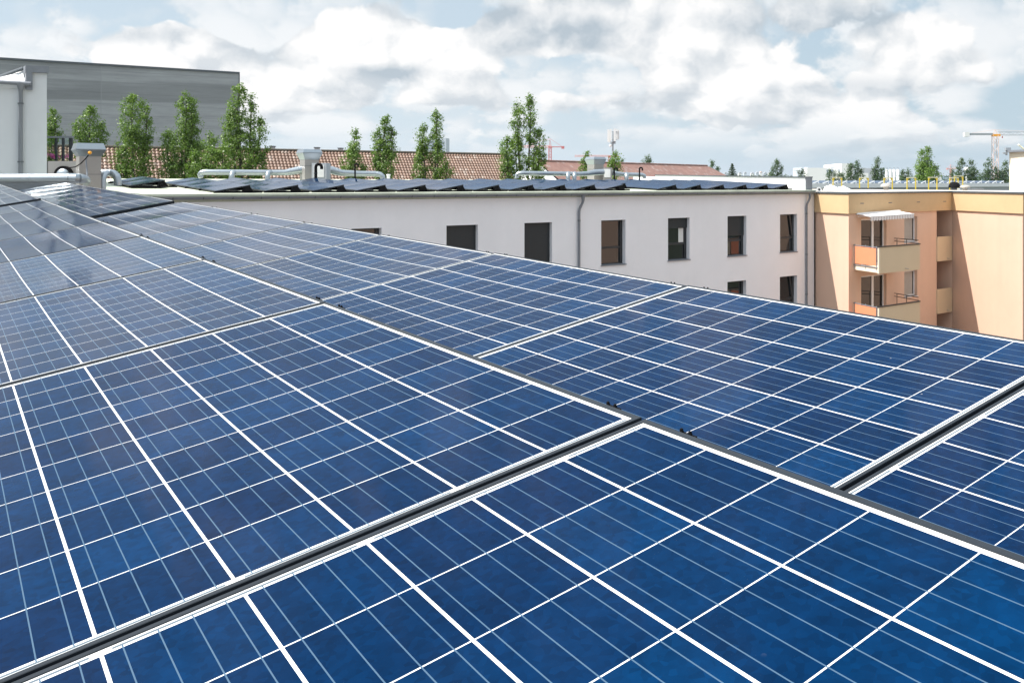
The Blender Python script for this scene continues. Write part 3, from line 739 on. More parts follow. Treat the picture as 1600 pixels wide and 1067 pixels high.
# ------------------------------------------------------------------ trees
def leafcloud(mb,lobes,D,leaf,dens_,depth=1.0):
    """lobes (cx px, top y, half width px, bottom y, lean px): columns of leaf clumps"""
    sc=D/F
    for (cx,ty,hw,by,lean) in lobes:
        h=(by-ty); nclump=max(22,int(dens_*h*hw/4.6))
        for _ in range(nclump):
            t=random.random()**.9                 # 0 top .. 1 bottom
            a=a0=random.uniform(0,2*math.pi)
            prof=(min(1,t*3.6)**.62)*(1 if t<.8 else 1-.3*(t-.8)/.2)
            prof*= .95+.28*math.sin(t*h*.21+cx*1.7+math.cos(a0*2)*1.5)
            rr=random.random()**.42
            x=cx+lean*(1-t)+math.cos(a)*rr*hw*1.2*prof; dy=math.sin(a)*rr*hw*1.2*prof*sc*depth
            c=at(x,ty+t*h,D)+Vector((0,dy,0))
            cr=random.uniform(1.3,2.9)*leaf; cax=at(cx+lean*(1-t),ty+t*h+3,D); outw=(c-cax)/(hw*sc)
            for _ in range(random.randint(12,22)):
                v=Vector((random.gauss(0,1),random.gauss(0,1),random.gauss(0,1.15)))*cr*.55*sc*1.25
                p=c+v; s=leaf*sc*random.uniform(.55,1.05)
                n=(Vector((random.gauss(0,.62),random.gauss(0,.62),random.gauss(0,.62)+.35))+outw*.8+v.normalized()*.7).normalized()
                t1=n.orthogonal().normalized(); t1=(Matrix.Rotation(random.uniform(0,6.28),3,n)@t1); t2=n.cross(t1)
                mb.add([p-t1*s,p-t2*s*.7,p+t1*s*1.1,p+t2*s*.7],[(0,1,2,3)])
def tree(name,label,D,lobes,leaf=1.6,dens_=.78,mat='leaf',group=None,cat='tree'):
    cx=sum(l[0] for l in lobes)/len(lobes); base=at(cx,HZ,D); base.z=0
    r=thing(name,label,cat,base,group); sc=D/F
    mb=MB()
    H=max(at(0,l[1],D).z for l in lobes); rw=max(.08,H*.012)
    fork=min(at(0,max(l[3] for l in lobes)+6,D).z,H*.6); fork=max(fork,1.5)
    mb.tube([(0,0,0),(0,0,fork*.5),(0,0,fork)],[rw*1.3,rw,rw*.8],8)
    for l in lobes:
        tp=at(l[0]+l[4],l[1]+3,D)-base; md=at(l[0],(l[1]+l[3])/2,D)-base; lo=at(l[0],l[3],D)-base
        mb.tube([Vector((0,0,fork-.1)),Vector(((md.x)*.6,0,fork+(md.z-fork)*.35)),md,tp],[rw*.5,rw*.32,rw*.18,rw*.03],6)
        for k in range(5):
            q=random.random()*.7+.1; a=md.lerp(tp,q); e=a+Vector((random.choice((-1,1))*l[2]*.6*sc,random.uniform(-.4,.4)*l[2]*sc,l[2]*sc*.9)); mb.tube([a,e],[rw*.08,rw*.02],4)
    mb.build('trunk','bark',r,True)
    mb=MB(); leafcloud(mb,lobes,D,leaf,dens_)
    mb.v=[tuple(Vector(v)-base) for v in mb.v]
    mb.build('crown',mat,r)
    return r
random.seed(21)
PG='young columnar trees behind the white roof'
T=tree
T('columnar_tree','narrow tree just right of the white wing wall, above the glass screen',60,[(80,171,9,222,1),(86,185,6,222,0)],group=PG)
T('columnar_tree','tree directly behind the orange-plug hood, with a side tip on its right',60,[(140,167,13,245,1),(157,188,8,245,1),(125,185,9,245,0)],group=PG)
T('columnar_tree','tall tree right of the left hood, standing before the concrete wall',60,[(206,150,17,225,2),(229,167,8,225,1),(190,232,13,280,3),(208,205,20,280,0),(226,215,10,280,0)],group=PG)
T('columnar_tree','slender dense tree with a low left shoulder before the concrete wall',61,[(291,145,14,225,0),(300,170,10,240,0),(262,205,12,280,2),(284,210,20,280,0),(303,222,16,280,0)],group=PG)
T('columnar_tree','small dark tree top between two taller trees before the concrete wall',64,[(327,205,9,250,0)],group=PG)
T('leafy_bush','loose row of bushes between the slender tree and the concrete corner',58,[(305,238,10,280,0),(330,232,14,280,3),(348,228,11,280,0),(318,250,13,280,0)],dens_=.75,group=PG,cat='bush')
T('columnar_tree','tallest left tree overlapping the corner of the concrete wall, with open right limbs',60,[(370,133,13,200,5),(360,170,13,240,4),(392,148,6,215,2),(405,185,10,250,1),(376,205,24,280,0),(400,230,14,280,0)],group=PG)
T('columnar_tree','conical little tree right of the left hood against the tiled roof',62,[(553,202,8,240,3),(551,228,15,282,0),(566,255,6,280,0)],group=PG)
T('columnar_tree','upright forked tree between the conical tree and the high-rise',62,[(600,181,9,240,2),(591,205,8,280,-1),(613,195,6,250,-2),(604,230,15,282,0)],dens_=.85,group=PG)
T('columnar_tree','two-topped tree partly hiding the distant high-rise',62,[(682,170,8,235,1),(660,196,9,250,3),(659,225,12,282,0),(684,225,12,282,0),(698,262,8,282,0)],dens_=.85,group=PG)
T('columnar_tree','twin-spired tallest poplar at the right end of the long tiled roof',60,[(809,157,9,230,1),(829,150,9,225,-1),(844,200,9,282,-2),(790,214,10,282,2),(806,215,15,282,0),(834,235,13,282,0)],group=PG)
T('columnar_tree','thin tree left of the right hood in front of the far tiled roof',64,[(912,246,8,280,3),(918,238,4,262,0)],dens_=.8,group=PG)
T('columnar_tree','narrow tree under the antenna mast',64,[(961,239,9,280,0),(955,250,6,280,0)],dens_=.8,group=PG)
FG='distant poplars on the horizon'
def ft(label,D,lobes,mat='leaf_far',leaf=1.1,dn=1.5,name='poplar_tree'): T(name,label,D,lobes,leaf,dn,mat,FG)
ft('dark distant tree top over the far tiled roof, right of the antenna mast',230,[(969,248,6,262,0)])
ft('dark distant tree top rising over the middle of the far tiled roof ridge',230,[(1009,245,4,262,0),(1015,243,5,262,-1)])
ft('leaning distant poplar at the hipped end of the far tiled roof',260,[(1114,250,5,278,-2),(1121,261,4,278,0)])
ft('solitary distant poplar above the parapet wall',240,[(1214,251,6,280,0),(1207,262,5,280,0),(1222,262,5,280,-1)])
ft('small bushy tree at the left end of the white factory',300,[(1253,266,7,281,0)],'leaf_dark')
ft('pair of joined poplars before the tall block of the white factory',200,[(1329,256,7,284,1),(1339,252,6,284,0),(1345,265,5,284,0),(1325,268,6,284,0)],dn=1.4)
ft('leftmost small tree in front of the white factory',220,[(1296,266,5,284,0)])
ft('second small tree in front of the white factory',220,[(1304,268,4,284,0)])
ft('third small tree in front of the white factory',220,[(1310.5,269,4,284,0)])
ft('fourth small tree in front of the white factory, beside the joined poplars',220,[(1317,270,4,284,0)])
ft('single tall poplar between factory and silos',200,[(1372,247,6,284,0),(1367,258,4,284,0),(1380,264,5,284,0)],dn=1.4)
ft('round low tree just right of the silos',260,[(1411,266,5,284,0),(1419,265,5,284,0)])
T('poplar_tree','largest poplar on the right, standing behind the yellow guard frames',115,[(1438,235,8,290,3),(1450,231,8,290,0),(1462,258,7,290,-2),(1445,255,14,291,0)],1.3,1.2,'leaf',FG)
ft('tiny poplar beside the small distant crane',330,[(1488,264,3.5,281,0)])
ft('left poplar of the close pair right of the small crane',260,[(1503,248,6,284,0),(1498,265,5,284,0)],dn=1.4)
ft('right poplar of the close pair right of the small crane',260,[(1518,250,6,284,0),(1522,262,6,284,0),(1511,266,5,284,0)],dn=1.4)
ft('dark poplar at the foot of the big tower crane',250,[(1545,248,6,286,0),(1540,266,8,286,0),(1556,262,6,286,0),(1562,268,6,286,0)],dn=1.4)
ft('dark poplar touching the cream stair tower',250,[(1572,252,6,286,0),(1566,266,6,286,0)],dn=1.4)
# conifer
cf=at(1144,HZ,210); cf.z=0
r=thing('conifer_tree','dark layered conifer left of the solitary poplar','conifer',cf); sc=210/F
mb=MB(); mb.tube([(0,0,0),(0,0,at(0,256,210).z)],[.25,.03],7); mb.build('trunk','bark',r,True)
mb=MB(); random.seed(5)
for L_ in range(9):
    z=at(0,257+L_*2.6,210).z; rad=(1.2+L_*1.15)*sc
    for k in range(11):
        a=k*.57+L_*.9; 
        for j in range(7):
            q=(j+1)/7; p=Vector((math.cos(a)*rad*q,math.sin(a)*rad*q,z-rad*q*.22+random.gauss(0,.06)))
            for _ in range(2):
                n=Vector((random.gauss(0,.5),random.gauss(0,.5),1)).normalized(); t1=n.orthogonal()*.9*sc; t2=n.cross(t1)*.8
                mb.add([p-t1,p-t2,p+t1,p+t2],[(0,1,2,3)])
mb.build('crown','leaf_dark',r)
# flowers and plants behind the glass screen
fl=thing('flower_pots','pink flowers and green leaves behind the glass screen of the terrace','flowers',at(90,252,DT+.6))
mb=MB(); random.seed(9)
for cx_,cy_,n in ((83,245,60),(79,243,25),(94,245,18),(102,246,20),(105,243,12)):
    for _ in range(n):
        p=at(random.gauss(cx_,2.4),random.gauss(cy_,1.8),DT+.55+random.random()*.2)-fl.location; s=.022
        n_=Vector((random.gauss(0,1),-1,random.gauss(0,1))).normalized(); t1=n_.orthogonal()*s; t2=n_.cross(t1)
        mb.add([p-t1,p-t2,p+t1,p+t2],[(0,1,2,3)])
mb.build('petals','flower',fl)
mb=MB(); leafcloud(mb,[(78,222,5,252,0),(84,238,8,254,0),(99,244,10,254,0)],DT+.8,1.1,1.0); mb.v=[tuple(Vector(v)-fl.location) for v in mb.v]; mb.build('leaves','leaf',fl)
# ------------------------------------------------------------------ tiled roofs
def tiled(name,label,pL,pR,zeL,depthdir,slope_w,drop,mat,hip=False,ext=0):
    """gabled building seen from its eave side: ridge from pL to pR, the slope falls towards the camera"""
    u=(pR-pL); L_=u.length; u.normalize(); fr=Vector((u.y,-u.x,0))   # towards camera
    dn=(fr*slope_w+Vector((0,0,-drop))); SL=dn.length; dn.normalize(); n=u.cross(-dn)*-1
    r=thing(name,label,'building',(pL.x,pL.y,0))
    off=-Vector((pL.x,pL.y,0))
    # roof slope in its own coordinates: x along the ridge, y down the slope
    M=frame(pL+off,u,dn,u.cross(dn))
    hx=slope_w*.9 if hip else 0
    mb=MB()
    if hip: mb.add([(0,0,0),(L_,0,0),(L_+hx,SL,0),(0,SL,0)],[(0,3,2,1)])
    else:
        tw,th=.30,.34; nx=int(L_/tw); ny=int(SL/th); prof=[(0,0),(.12,.035),(.3,.062),(.5,.066),(.68,.045),(.82,.010),(.92,-.004)]
        xs_=[(i+q)*tw for i in range(nx) for q,_ in prof]; hs=[z for i in range(nx) for _,z in prof]
        vs=[];n_=len(xs_)
        for j in range(ny):
            for (yq,zq) in ((0.0,.0),(1.0,.055)):
                for x,hh in zip(xs_,hs): vs.append((x,(j+yq)*th,-(hh+zq)))
        fs=[]
        for rr in range(2*ny-1):
            for i in range(n_-1): q=rr*n_+i; fs.append((q,q+n_,q+n_+1,q+1))
        mb.add(vs,fs)
    o=mb.build('roof',mat,r); o.matrix_local=M
    bk=Vector((-fr.x,-fr.y,0))*slope_w+Vector((0,0,-drop))
    mb=MB(); a=pL+off; b=pR+off
    mb.add([a,b,b+bk+(u*hx),a+bk],[(0,1,2,3)])
    if hip: mb.add([b,b+dn*SL+u*hx,b+bk+u*hx],[(0,1,2)])
    mb.build('rear_slope',mat,r)
    e0=a+dn*SL-fr*.5; e1=b+dn*SL-fr*.5+u*hx; f0=a+bk+fr*.5; f1=b+bk+fr*.5+u*hx
    mb=MB(); q=[e0,e1,f1,f0]; zt=e0.z-.05
    mb.loft([[Vector((v.x,v.y,0)) for v in q],[Vector((v.x,v.y,zt)) for v in q]],cap=False); mb.add([a+Vector((.0,0,-.1)),Vector((e0.x,e0.y,zt)),Vector((f0.x,f0.y,zt))],[(0,1,2)]); mb.build('wall','plaster',r)
    mb=MB(); mb.tube([a+Vector((0,0,.06)),b+Vector((0,0,.06))],.12,8); mb.build('ridge_tiles','bark' if not hip else mat,r,True)
    return r,off,u,dn,M
pL=at(-60,226.5,2.8*F/(HZ-226.5)); pR=at(790,242.2,2.8*F/(HZ-242.2))
tb,off,u,dn,M=tiled('tiled_roof_building','long brown pantiled roof behind the row of young trees',pL,pR,0,0,5.2,5.6,'pantiles')
def chim(px,yt,yb,w_,parent,off,D):
    c=at(px,yb,D)+off; sc=D/F; mb=MB(); mb.box((c.x-w_*sc/2,c.y,c.z-.6),(c.x+w_*sc/2,c.y+.5,c.z+(yb-yt)*sc)); o=mb.build('chimney','grey_wall',parent)
    mb=MB(); mb.box((c.x-w_*sc/2-.05,c.y-.05,c.z+(yb-yt)*sc),(c.x+w_*sc/2+.05,c.y+.55,c.z+(yb-yt)*sc+.08)); mb.build('chimney_cap','zinc_dark',o)
def ridgeD(px):
    k=(px-CX)/F; s=(k*pL.y-pL.x)/(u.x-k*u.y); return (pL+u*s).y
for px,yt,yb in ((424,229.5,237),(494,231.5,239),(531,232.5,240)): chim(px,yt,yb,5.5,tb,off,ridgeD(px)+.6)
# small dormer vents and hooks on the slope
random.seed(13)
for k in range(14):
    x=random.uniform(8,60); y=random.uniform(.8,6.0)
    mb=MB(); mb.prism([M@Vector((x,y,0)),M@Vector((x+.22,y,0)),M@Vector((x+.2,y,.16)),M@Vector((x+.02,y,.16))],M.to_3x3()@Vector((0,-.35,0))); mb.build('vent_tile','zinc_dark' if k%3 else 'white_metal',tb)
pL2=at(838,251.6,2.8*F/(HZ-251.6)); pR2=at(1105,259.4,2.8*F/(HZ-259.4))
tb2,off2,u2,dn2,M2=tiled('tiled_roof_building','farther reddish tiled roof with a hipped right end behind the right duct run',pL2,pR2,0,0,6.5,4.2,'pantiles_far',hip=True)
# ------------------------------------------------------------------ concrete hall
cb=thing('concrete_building','huge windowless dark grey concrete building rising at the left','building',(0,0,0))
TZ=(HZ-113)/F*132
pA=at(-90,0,TZ*F/(HZ-84.5)); pB=at(373,0,132)
uu=(Vector((pB.x,pB.y,0))-Vector((pA.x,pA.y,0))); L_=uu.length; uu.normalize()
cb.matrix_world=frame((pA.x,pA.y,0),uu,Vector((-uu.y,uu.x,0)),UP)
zt=CAMZ+TZ
# local x runs from the left end; the joint of the casting at photo column 158 is set in the material
mb=MB(); mb.box((0,0,0),(L_,25,zt-.25)); mb.build('wall','concrete',cb)
mb=MB(); mb.box((-.1,-.12,zt-.25),(L_+.12,25.1,zt)); mb.build('roof_edge','zinc_dark',cb)
mb=MB(); mb.box((L_+.002,-.03,0),(L_+.14,.3,zt-.25)); mb.build('corner_trim','zinc_dark',cb)
k=(158-CX)/F; sj=(k*pA.y-pA.x)/(uu.x-k*uu.y)
for n_ in MAT['concrete'].node_tree.nodes:
    if n_.type=='MATH' and n_.operation in('GREATER_THAN','SUBTRACT'):
        for i_ in n_.inputs:
            if abs(i_.default_value-13.1)<1e-4: i_.default_value=sj
# ------------------------------------------------------------------ peach building
pe=thing('peach_building','peach and ochre apartment building with balconies in bright sun at the right','building',(0,0,0))
D1v=Vector((.375,-.927,0)).normalized(); D3=Vector((.27,-.963,0)).normalized()
def crossp(P,dr,px):
    k=(px-CX)/F; s=(k*P.y-P.x)/(dr.x-k*dr.y); return P+dr*s
p0=Vector((8.46,45.05,0)); p1=crossp(p0,D1v,1326); p2=crossp(p1,WD,1487.5); p3=crossp(p2,D3,1598.5); p4=p3+WD*9; 
ZF0,ZF1=CAMZ-.56,CAMZ-1.465
def nrm(a,b_): d_=(b_-a).normalized(); return Vector((d_.y,-d_.x,0))   # outward, towards the camera
def V(p,z): return Vector((p.x,p.y,z))
outline=[p0,p1,p2,p3,p4]
def inset(pts,dst):
    res=[]
    for i,p in enumerate(pts):
        n1=nrm(pts[max(i-1,0)],pts[max(i-1,0)+1]) if i>0 else nrm(pts[0],pts[1])
        n2=nrm(pts[i],pts[i+1]) if i<len(pts)-1 else n1
        b_=(n1+n2); b_=b_/max(.2,(1+n1.dot(n2)))
        res.append(p-b_*dst)
    return res
wall=inset(outline,.08)
lg0=crossp(wall[1],WD,1463.5)                 # left edge of the loggia opening
mb=MB()
def quad(mb,a,b_,z0,z1): mb.add([V(a,z0),V(b_,z0),V(b_,z1),V(a,z1)],[(0,1,2,3)])
quad(mb,wall[0],wall[1],0,ZF1)
# shaded face with openings for doors and windows
DOORS=[]
def px_on(a,px): return crossp(a,WD,px)
Dn=lambda p,y: CAMZ-(y-HZ)/F*p.y
rows=[0,-2.64,-5.28,-7.92]
ops=[]
q=px_on(wall[1],1432.8)
for dz in rows:
    ops.append((1345.5,1385.2,Dn(px_on(wall[1],1385),341)+dz,Dn(px_on(wall[1],1385),341)+dz-2.15,'door'))
    ops.append((1413,1433.3,Dn(q,338)+dz,Dn(q,378)+dz,'win'))
def sP2(px): return (px_on(wall[1],px)-wall[1]).length
SS=sorted(set([0,(lg0-wall[1]).length]+[sP2(o[0]) for o in ops]+[sP2(o[1]) for o in ops])); ZZ=sorted(set([0,ZF1]+[max(0,o[2]) for o in ops]+[max(0,o[3]) for o in ops]))
for i in range(len(SS)-1):
    for j in range(len(ZZ)-1):
        sm,zm=(SS[i]+SS[i+1])/2,(ZZ[j]+ZZ[j+1])/2
        if any(sP2(o[0])<sm<sP2(o[1]) and o[3]<zm<o[2] for o in ops): continue
        quad(mb,wall[1]+WD*SS[i],wall[1]+WD*SS[i+1],ZZ[j],ZZ[j+1])
RV=.16
for o in ops:
    a=wall[1]+WD*sP2(o[0]); b_=wall[1]+WD*sP2(o[1]); t,l=o[2],max(0,o[3])
    mb.add([V(a,t),V(b_,t),V(b_,l),V(a,l),V(a+BK*.3,t),V(b_+BK*.3,t),V(b_+BK*.3,l),V(a+BK*.3,l)],[(0,1,5,4),(1,2,6,5),(2,3,7,6),(3,0,4,7)])
# loggia shaft
lb=lg0+BK*2.2; lr=wall[2]+BK*2.2
quad(mb,lg0,lb,0,ZF1)
quad(mb,lb,wall[2]+BK*2.2,0,ZF1)
quad(mb,wall[2]+BK*2.2,wall[2],0,ZF1)
quad(mb,wall[2],wall[3],0,ZF1); quad(mb,wall[3],wall[4],0,ZF1)
pw_=mb.build('wall','peach',pe)
# fascia band
mb=MB(); inn=inset(outline,.35)
mb.loft([[V(p,ZF1) for p in outline]+[V(p,ZF1) for p in inn[::-1]],[V(p,ZF0-.0) for p in outline]+[V(p,ZF0) for p in inn[::-1]]])
fb=mb.build('fascia','ochre',pe)
for px,y in ((1347,318),(1391,317),(1435,316),(1476,315)):
    c=crossp(p1,WD,px); z=Dn(c,y); mb=MB(); a=c-WD*.13+BK*-.004; b_=c+WD*.13+BK*-.004
    mb.add([V(a,z-.018),V(b_,z-.018),V(b_,z+.018),V(a,z+.018),V(a+BK*.05,z-.018),V(b_+BK*.05,z-.018),V(b_+BK*.05,z+.018),V(a+BK*.05,z+.018)],BF); mb.build('vent_slot','zinc_dark',fb)
oo=inset(outline,-.05); ii=inset(outline,.42)
mb=MB(); mb.loft([[V(p,ZF0+.002) for p in oo]+[V(p,ZF0+.002) for p in ii[::-1]],[V(p,ZF0+.075) for p in oo]+[V(p,ZF0+.075) for p in ii[::-1]]]); mb.build('roof_flashing','zinc_dark',pe)
mb=MB(); rf=[V(p,ZF0+.06) for p in ii]+[V(p4+BK*23,ZF0+.06),V(p0+BK*23+WD*.3,ZF0+.06)]
mb.add(rf,[tuple(range(len(rf)))]); mb.build('gravel_roof','gravel',pe)
mb=MB(); a,b_=p0+BK*23,p4+BK*23
mb.add([V(a,0),V(b_,0),V(b_,ZF0-.03),V(a,ZF0-.03)],[(3,2,1,0)]); quad(mb,p4+BK*23,p4,0,ZF0-.03); quad(mb,p0,p0+BK*23,0,ZF0-.03); mb.build('rear_wall','peach',pe)
mb=MB(); a,b_=p0+BK*22.3-WD*.2,p4+BK*22.3
mb.add([V(a,ZF0-.1),V(b_,ZF0-.1),V(b_+BK*.5,ZF0-.1),V(a+BK*.5,ZF0-.1),V(a,ZF0+.24),V(b_,ZF0+.24),V(b_+BK*.5,ZF0+.24),V(a+BK*.5,ZF0+.24)],BF); mb.build('rear_parapet','zinc_dark',pe)
# windows
for o in ops:
    if o[2]<1: continue
    a=wall[1]+WD*sP2(o[0])+BK*RV; b_=wall[1]+WD*sP2(o[1])+BK*RV; t,l=o[2],max(0,o[3]); fwid=.07
    def pb(mb,x0,x1,z0,z1,d0=0,d1=.07):
        Lw=(b_-a).length; A_=a+WD*x0; B_=a+WD*x1
        mb.add([V(A_+BK*d0,z0),V(B_+BK*d0,z0),V(B_+BK*d1,z0),V(A_+BK*d1,z0),V(A_+BK*d0,z1),V(B_+BK*d0,z1),V(B_+BK*d1,z1),V(A_+BK*d1,z1)],BF)
    Lw=(b_-a).length; mb=MB()
    pb(mb,0,fwid,l,t); pb(mb,Lw-fwid,Lw,l,t); pb(mb,fwid,Lw-fwid,t-fwid,t); pb(mb,fwid,Lw-fwid,l,l+fwid)
    if o[4]=='door': pb(mb,Lw*.56-.07,Lw*.56+.07,l+fwid,t-fwid)
    f_=mb.build('balcony_door' if o[4]=='door' else 'window','pvc',pe)
    mb=MB(); pb(mb,fwid,Lw-fwid,l+fwid,t-fwid,.035,.04); mb.build('pane','pane',f_)
    if o[4]=='win':
        mb=MB(); pb(mb,-.02,Lw+.04,l-.03,l,-RV-.04,.0); mb.build('sill','pvc',f_)
        mb=MB(); pb(mb,fwid+.01,Lw*.86,l+fwid,t-fwid,.028,.032); mb.build('curtain','brown_vent',f_)  # brown sheet before the pane, stands in for its tan reflection
# balconies
c0=crossp(wall[1],WD,1334); c1=crossp(c0,D1v,1371.5); bl=(crossp(c1,WD,1436)-c1).length
zt0=CAMZ-(385-HZ)/F*c1.y; zb0=CAMZ-(426.7-HZ)/F*c1.y
def bx(mb,P,a,b_,z0,z1,th,axis,nrmv):
    A_=P+axis*a; B_=P+axis*b_; n=nrmv*th
    mb.add([V(A_,z0),V(B_,z0),V(B_+n,z0),V(A_+n,z0),V(A_,z1),V(B_,z1),V(B_+n,z1),V(A_+n,z1)],BF)
dl=(c1-c0).length; inn_=-D1v
for i,dz in enumerate(rows[:3]):
    zt,zb=zt0+dz,zb0+dz
    mb=MB(); mb.add([V(c0,zb),V(c1,zb),V(c1+WD*bl,zb),V(c0+WD*bl,zb),V(c0,zb+.16),V(c1,zb+.16),V(c1+WD*bl,zb+.16),V(c0+WD*bl,zb+.16)],[(3,2,1,0),(4,5,6,7),(1,0,4,5),(2,1,5,6),(3,2,6,7),(0,3,7,4)])
    bc=mb.build('balcony','cream',pe)
    mb=MB(); bx(mb,c1,0,bl,zb-.03,zt-.05,.06,WD,D1v*1.0); mb.build('front_panel','beige',bc)
    mb=MB(); bx(mb,c1-WD*.012,0,.10,zb-.03,zt-.05,.075,WD,D1v); mb.build('corner_post','cream',bc)
    mb=MB(); bx(mb,c1-WD*.02,-.02,bl+.03,zt-.045,zt,.1,WD,D1v); mb.build('handrail','win_frame',bc)
    mb=MB(); bx(mb,c0-WD*.03,.12,dl-.10,zb+.30,zt-.10,.02,D1v,WD); mb.build('orange_screen','orange_cloth',bc)
    mb=MB(); 
    for zz in (zt-.06,zb+.22): mb.tube([V(c0-WD*.01,zz),V(c1-WD*.01,zz)],.022,6)
    for q in (.05,.5,.95): mb.tube([V(c0.lerp(c1,q),zb+.1),V(c0.lerp(c1,q),zt)],.018,6)
    mb.build('side_railing','zinc',bc,True)
    mb=MB(); e=c1+WD*bl; f0=c0+WD*bl
    mb.tube([V(f0,zt+.14),V(e-D1v*.05,zt+.14)],.018,6); mb.tube([V(f0,zt),V(e,zt)],.018,6)
    for q in (.1,.5): mb.tube([V(f0.lerp(e,q),zt-.5),V(f0.lerp(e,q),zt+.14)],.016,6)
    mb.build('end_railing','win_frame',bc,True)
    mb=MB(); m_=c1+WD*bl*.63+D1v*.06; mb.tube([V(m_,zb+.10),V(m_+D1v*.16+WD*.12,zb+.08)],.014,6); mb.build('spout','brown_vent',bc,True)
# loggia balcony fronts
lw_=(wall[2]-lg0).length-.05
for i,dz in enumerate(rows[:3]):
    zt=Dn(lg0,370.3)+dz; zb=Dn(lg0,408.5)+dz
    mb=MB(); bx(mb,lg0-WD*.03+BK*.03,0,lw_,zb,zt,.10,WD,-BK); 
    lg=mb.build('loggia_parapet','beige',pe)
    mb=MB(); bx(mb,lg0+BK*.12,0,lw_,zb,zb+.16,1.6,WD,BK); mb.build('loggia_floor','peach',lg)
    mb=MB(); m_=lg0+WD*lw_*.6-BK*.07; mb.tube([V(m_,zb+.12),V(m_-BK*.12+WD*.1,zb+.10)],.014,6); mb.build('spout','brown_vent',lg,True)
# awning
a0=crossp(wall[1],WD,1337.5); a1=crossp(wall[1],WD,1393.5); LA=(a1-a0).length
za=Dn(a0,333.6)-.02; out=D1v*1.25+WD*.0
ax=WD; yo=D1v; 
M_=frame(V(a0,za),WD,(D1v*.9+Vector((0,0,-.20))).normalized(),UP)
aw=bpy.data.objects.new('awning',None)
mb=MB(); n=24; LL=math.hypot(.9,.20)
top_=[]; 
secs=[]
for k in range(2):
    secs.append([Vector((LA*i/n,LL*k,.0)) for i in range(n+1)])
mb.loft(secs,cap=False,closed=False)
me=mb.build('awning','awning',pe); me.matrix_world=M_
mb=MB()
for i in range(n*2):
    x0_,x1_=LA*i/(n*2),LA*(i+1)/(n*2); h=.17+.045*abs(math.sin(math.pi*(i+.5)/3)); h2=.17+.045*abs(math.sin(math.pi*(i)/3)); h3=.17+.045*abs(math.sin(math.pi*(i+1)/3))
    P=M_@Vector((x0_,LL,0)); Q=M_@Vector((x1_,LL,0))
    P=M_.inverted()@P; mb.add([(x0_,LL+.012*math.sin(i*2.1),0),(x1_,LL+.012*math.sin((i+1)*2.1),0),(x1_,LL+.012*math.sin((i+1)*2.1),-h3),(x0_,LL+.012*math.sin(i*2.1),-h2)],[(0,1,2,3)])
vl=mb.build('valance','awning',me)
mb=MB(); mb.box((-.02,-.03,-.05),(LA+.02,.08,.045)); mb.box((-.01,LL-.03,-.03),(LA+.02,LL+.005,.012)); mb.build('cassette','white_metal',me)
mb=MB(); 
for xx in (.08,LA-.08): mb.tube([(xx,.05,-.12),(xx,LL*.5,-.05),(xx,LL-.02,-.02)],.02,6)
mb.build('folding_arm','white_metal',me,True)
for m_i in (me,): pass
# stair tower on the roof
st=[]; cT=crossp(p2+BK*4.5,WD,1577)
mb=MB(); zb,zt=ZF0-.02,CAMZ+(HZ-238.5)/F*cT.y
dT=Vector((.27,-.963,0)).normalized()
q0,q1=cT,cT+dT*2.4; q2,q3=q1+WD*5,q0+WD*5
mb.loft([[V(p,zb) for p in (q0,q1,q2,q3)],[V(p,zt) for p in (q0,q1,q2,q3)]]); tw=mb.build('stair_tower','cream',pe)
cc=(q0+q1+q2+q3)/4
mb=MB(); mb.loft([[V(p+(p-cc).normalized()*.28,zt+.001) for p in (q0,q1,q2,q3)],[V(p+(p-cc).normalized()*.28,zt+.13) for p in (q0,q1,q2,q3)]]); mb.build('tower_cap','zinc',tw)
mb=MB()
e=V(cT-WD*.25,zt+.02); mb.box((e.x-.12,e.y-.1,e.z+.1),(e.x+.2,e.y+.15,e.z+.28)); mb.box((e.x-.28,e.y-.05,e.z-.12),(e.x-.05,e.y+.1,e.z-.02)); mb.box((e.x-.1,e.y-.03,e.z-.2),(e.x+.0,e.y+.06,e.z+.12)); mb.build('cap_bracket','crane_grey',tw)
pole=thing('yellow_pole','short pale yellow pole leaning on the cap of the cream stair tower','pole',at(1592,227,cT.y-.6))
mb=MB(); mb.tube([(0,0,0),(.5,0,-.40)],[.055,.055],10); mb.lathe([(.0,.07),(.07,.03),(.07,-.03),(0,-.07)],10); mb.build('pole_tube','pale_yellow',pole,True)
# opposite wing of the same block, outside the picture on the right; seen in the window panes
ow=thing('peach_wing','peach wing with beige balconies closing the courtyard on the right','building',(0,0,0))
mb=MB(); q=[Vector((19.5,34,0)),Vector((15.5,-6,0)),Vector((26,-8,0)),Vector((30,32,0))]
mb.loft([[V(p,0) for p in q],[V(p,CAMZ-.6) for p in q]]); mb.build('wall','peach',ow)
dirw=(q[1]-q[0]).normalized(); nw=Vector((dirw.y,-dirw.x,0)); nw=-nw if nw.x>0 else nw
for i in range(5):
    for j in range(4):
        P=q[0]+dirw*(4+i*7.4)+nw*.02; z=CAMZ-4.6-j*2.7
        if z<1: continue
        mb=MB(); bx(mb,P,0,3.2,z,z+1.1,1.2,dirw,nw); mb.build('balcony','beige',ow)
        mb=MB(); bx(mb,P,.5,2.6,z+1.1,z+2.35,.03,dirw,nw); mb.build('window','pane',ow)
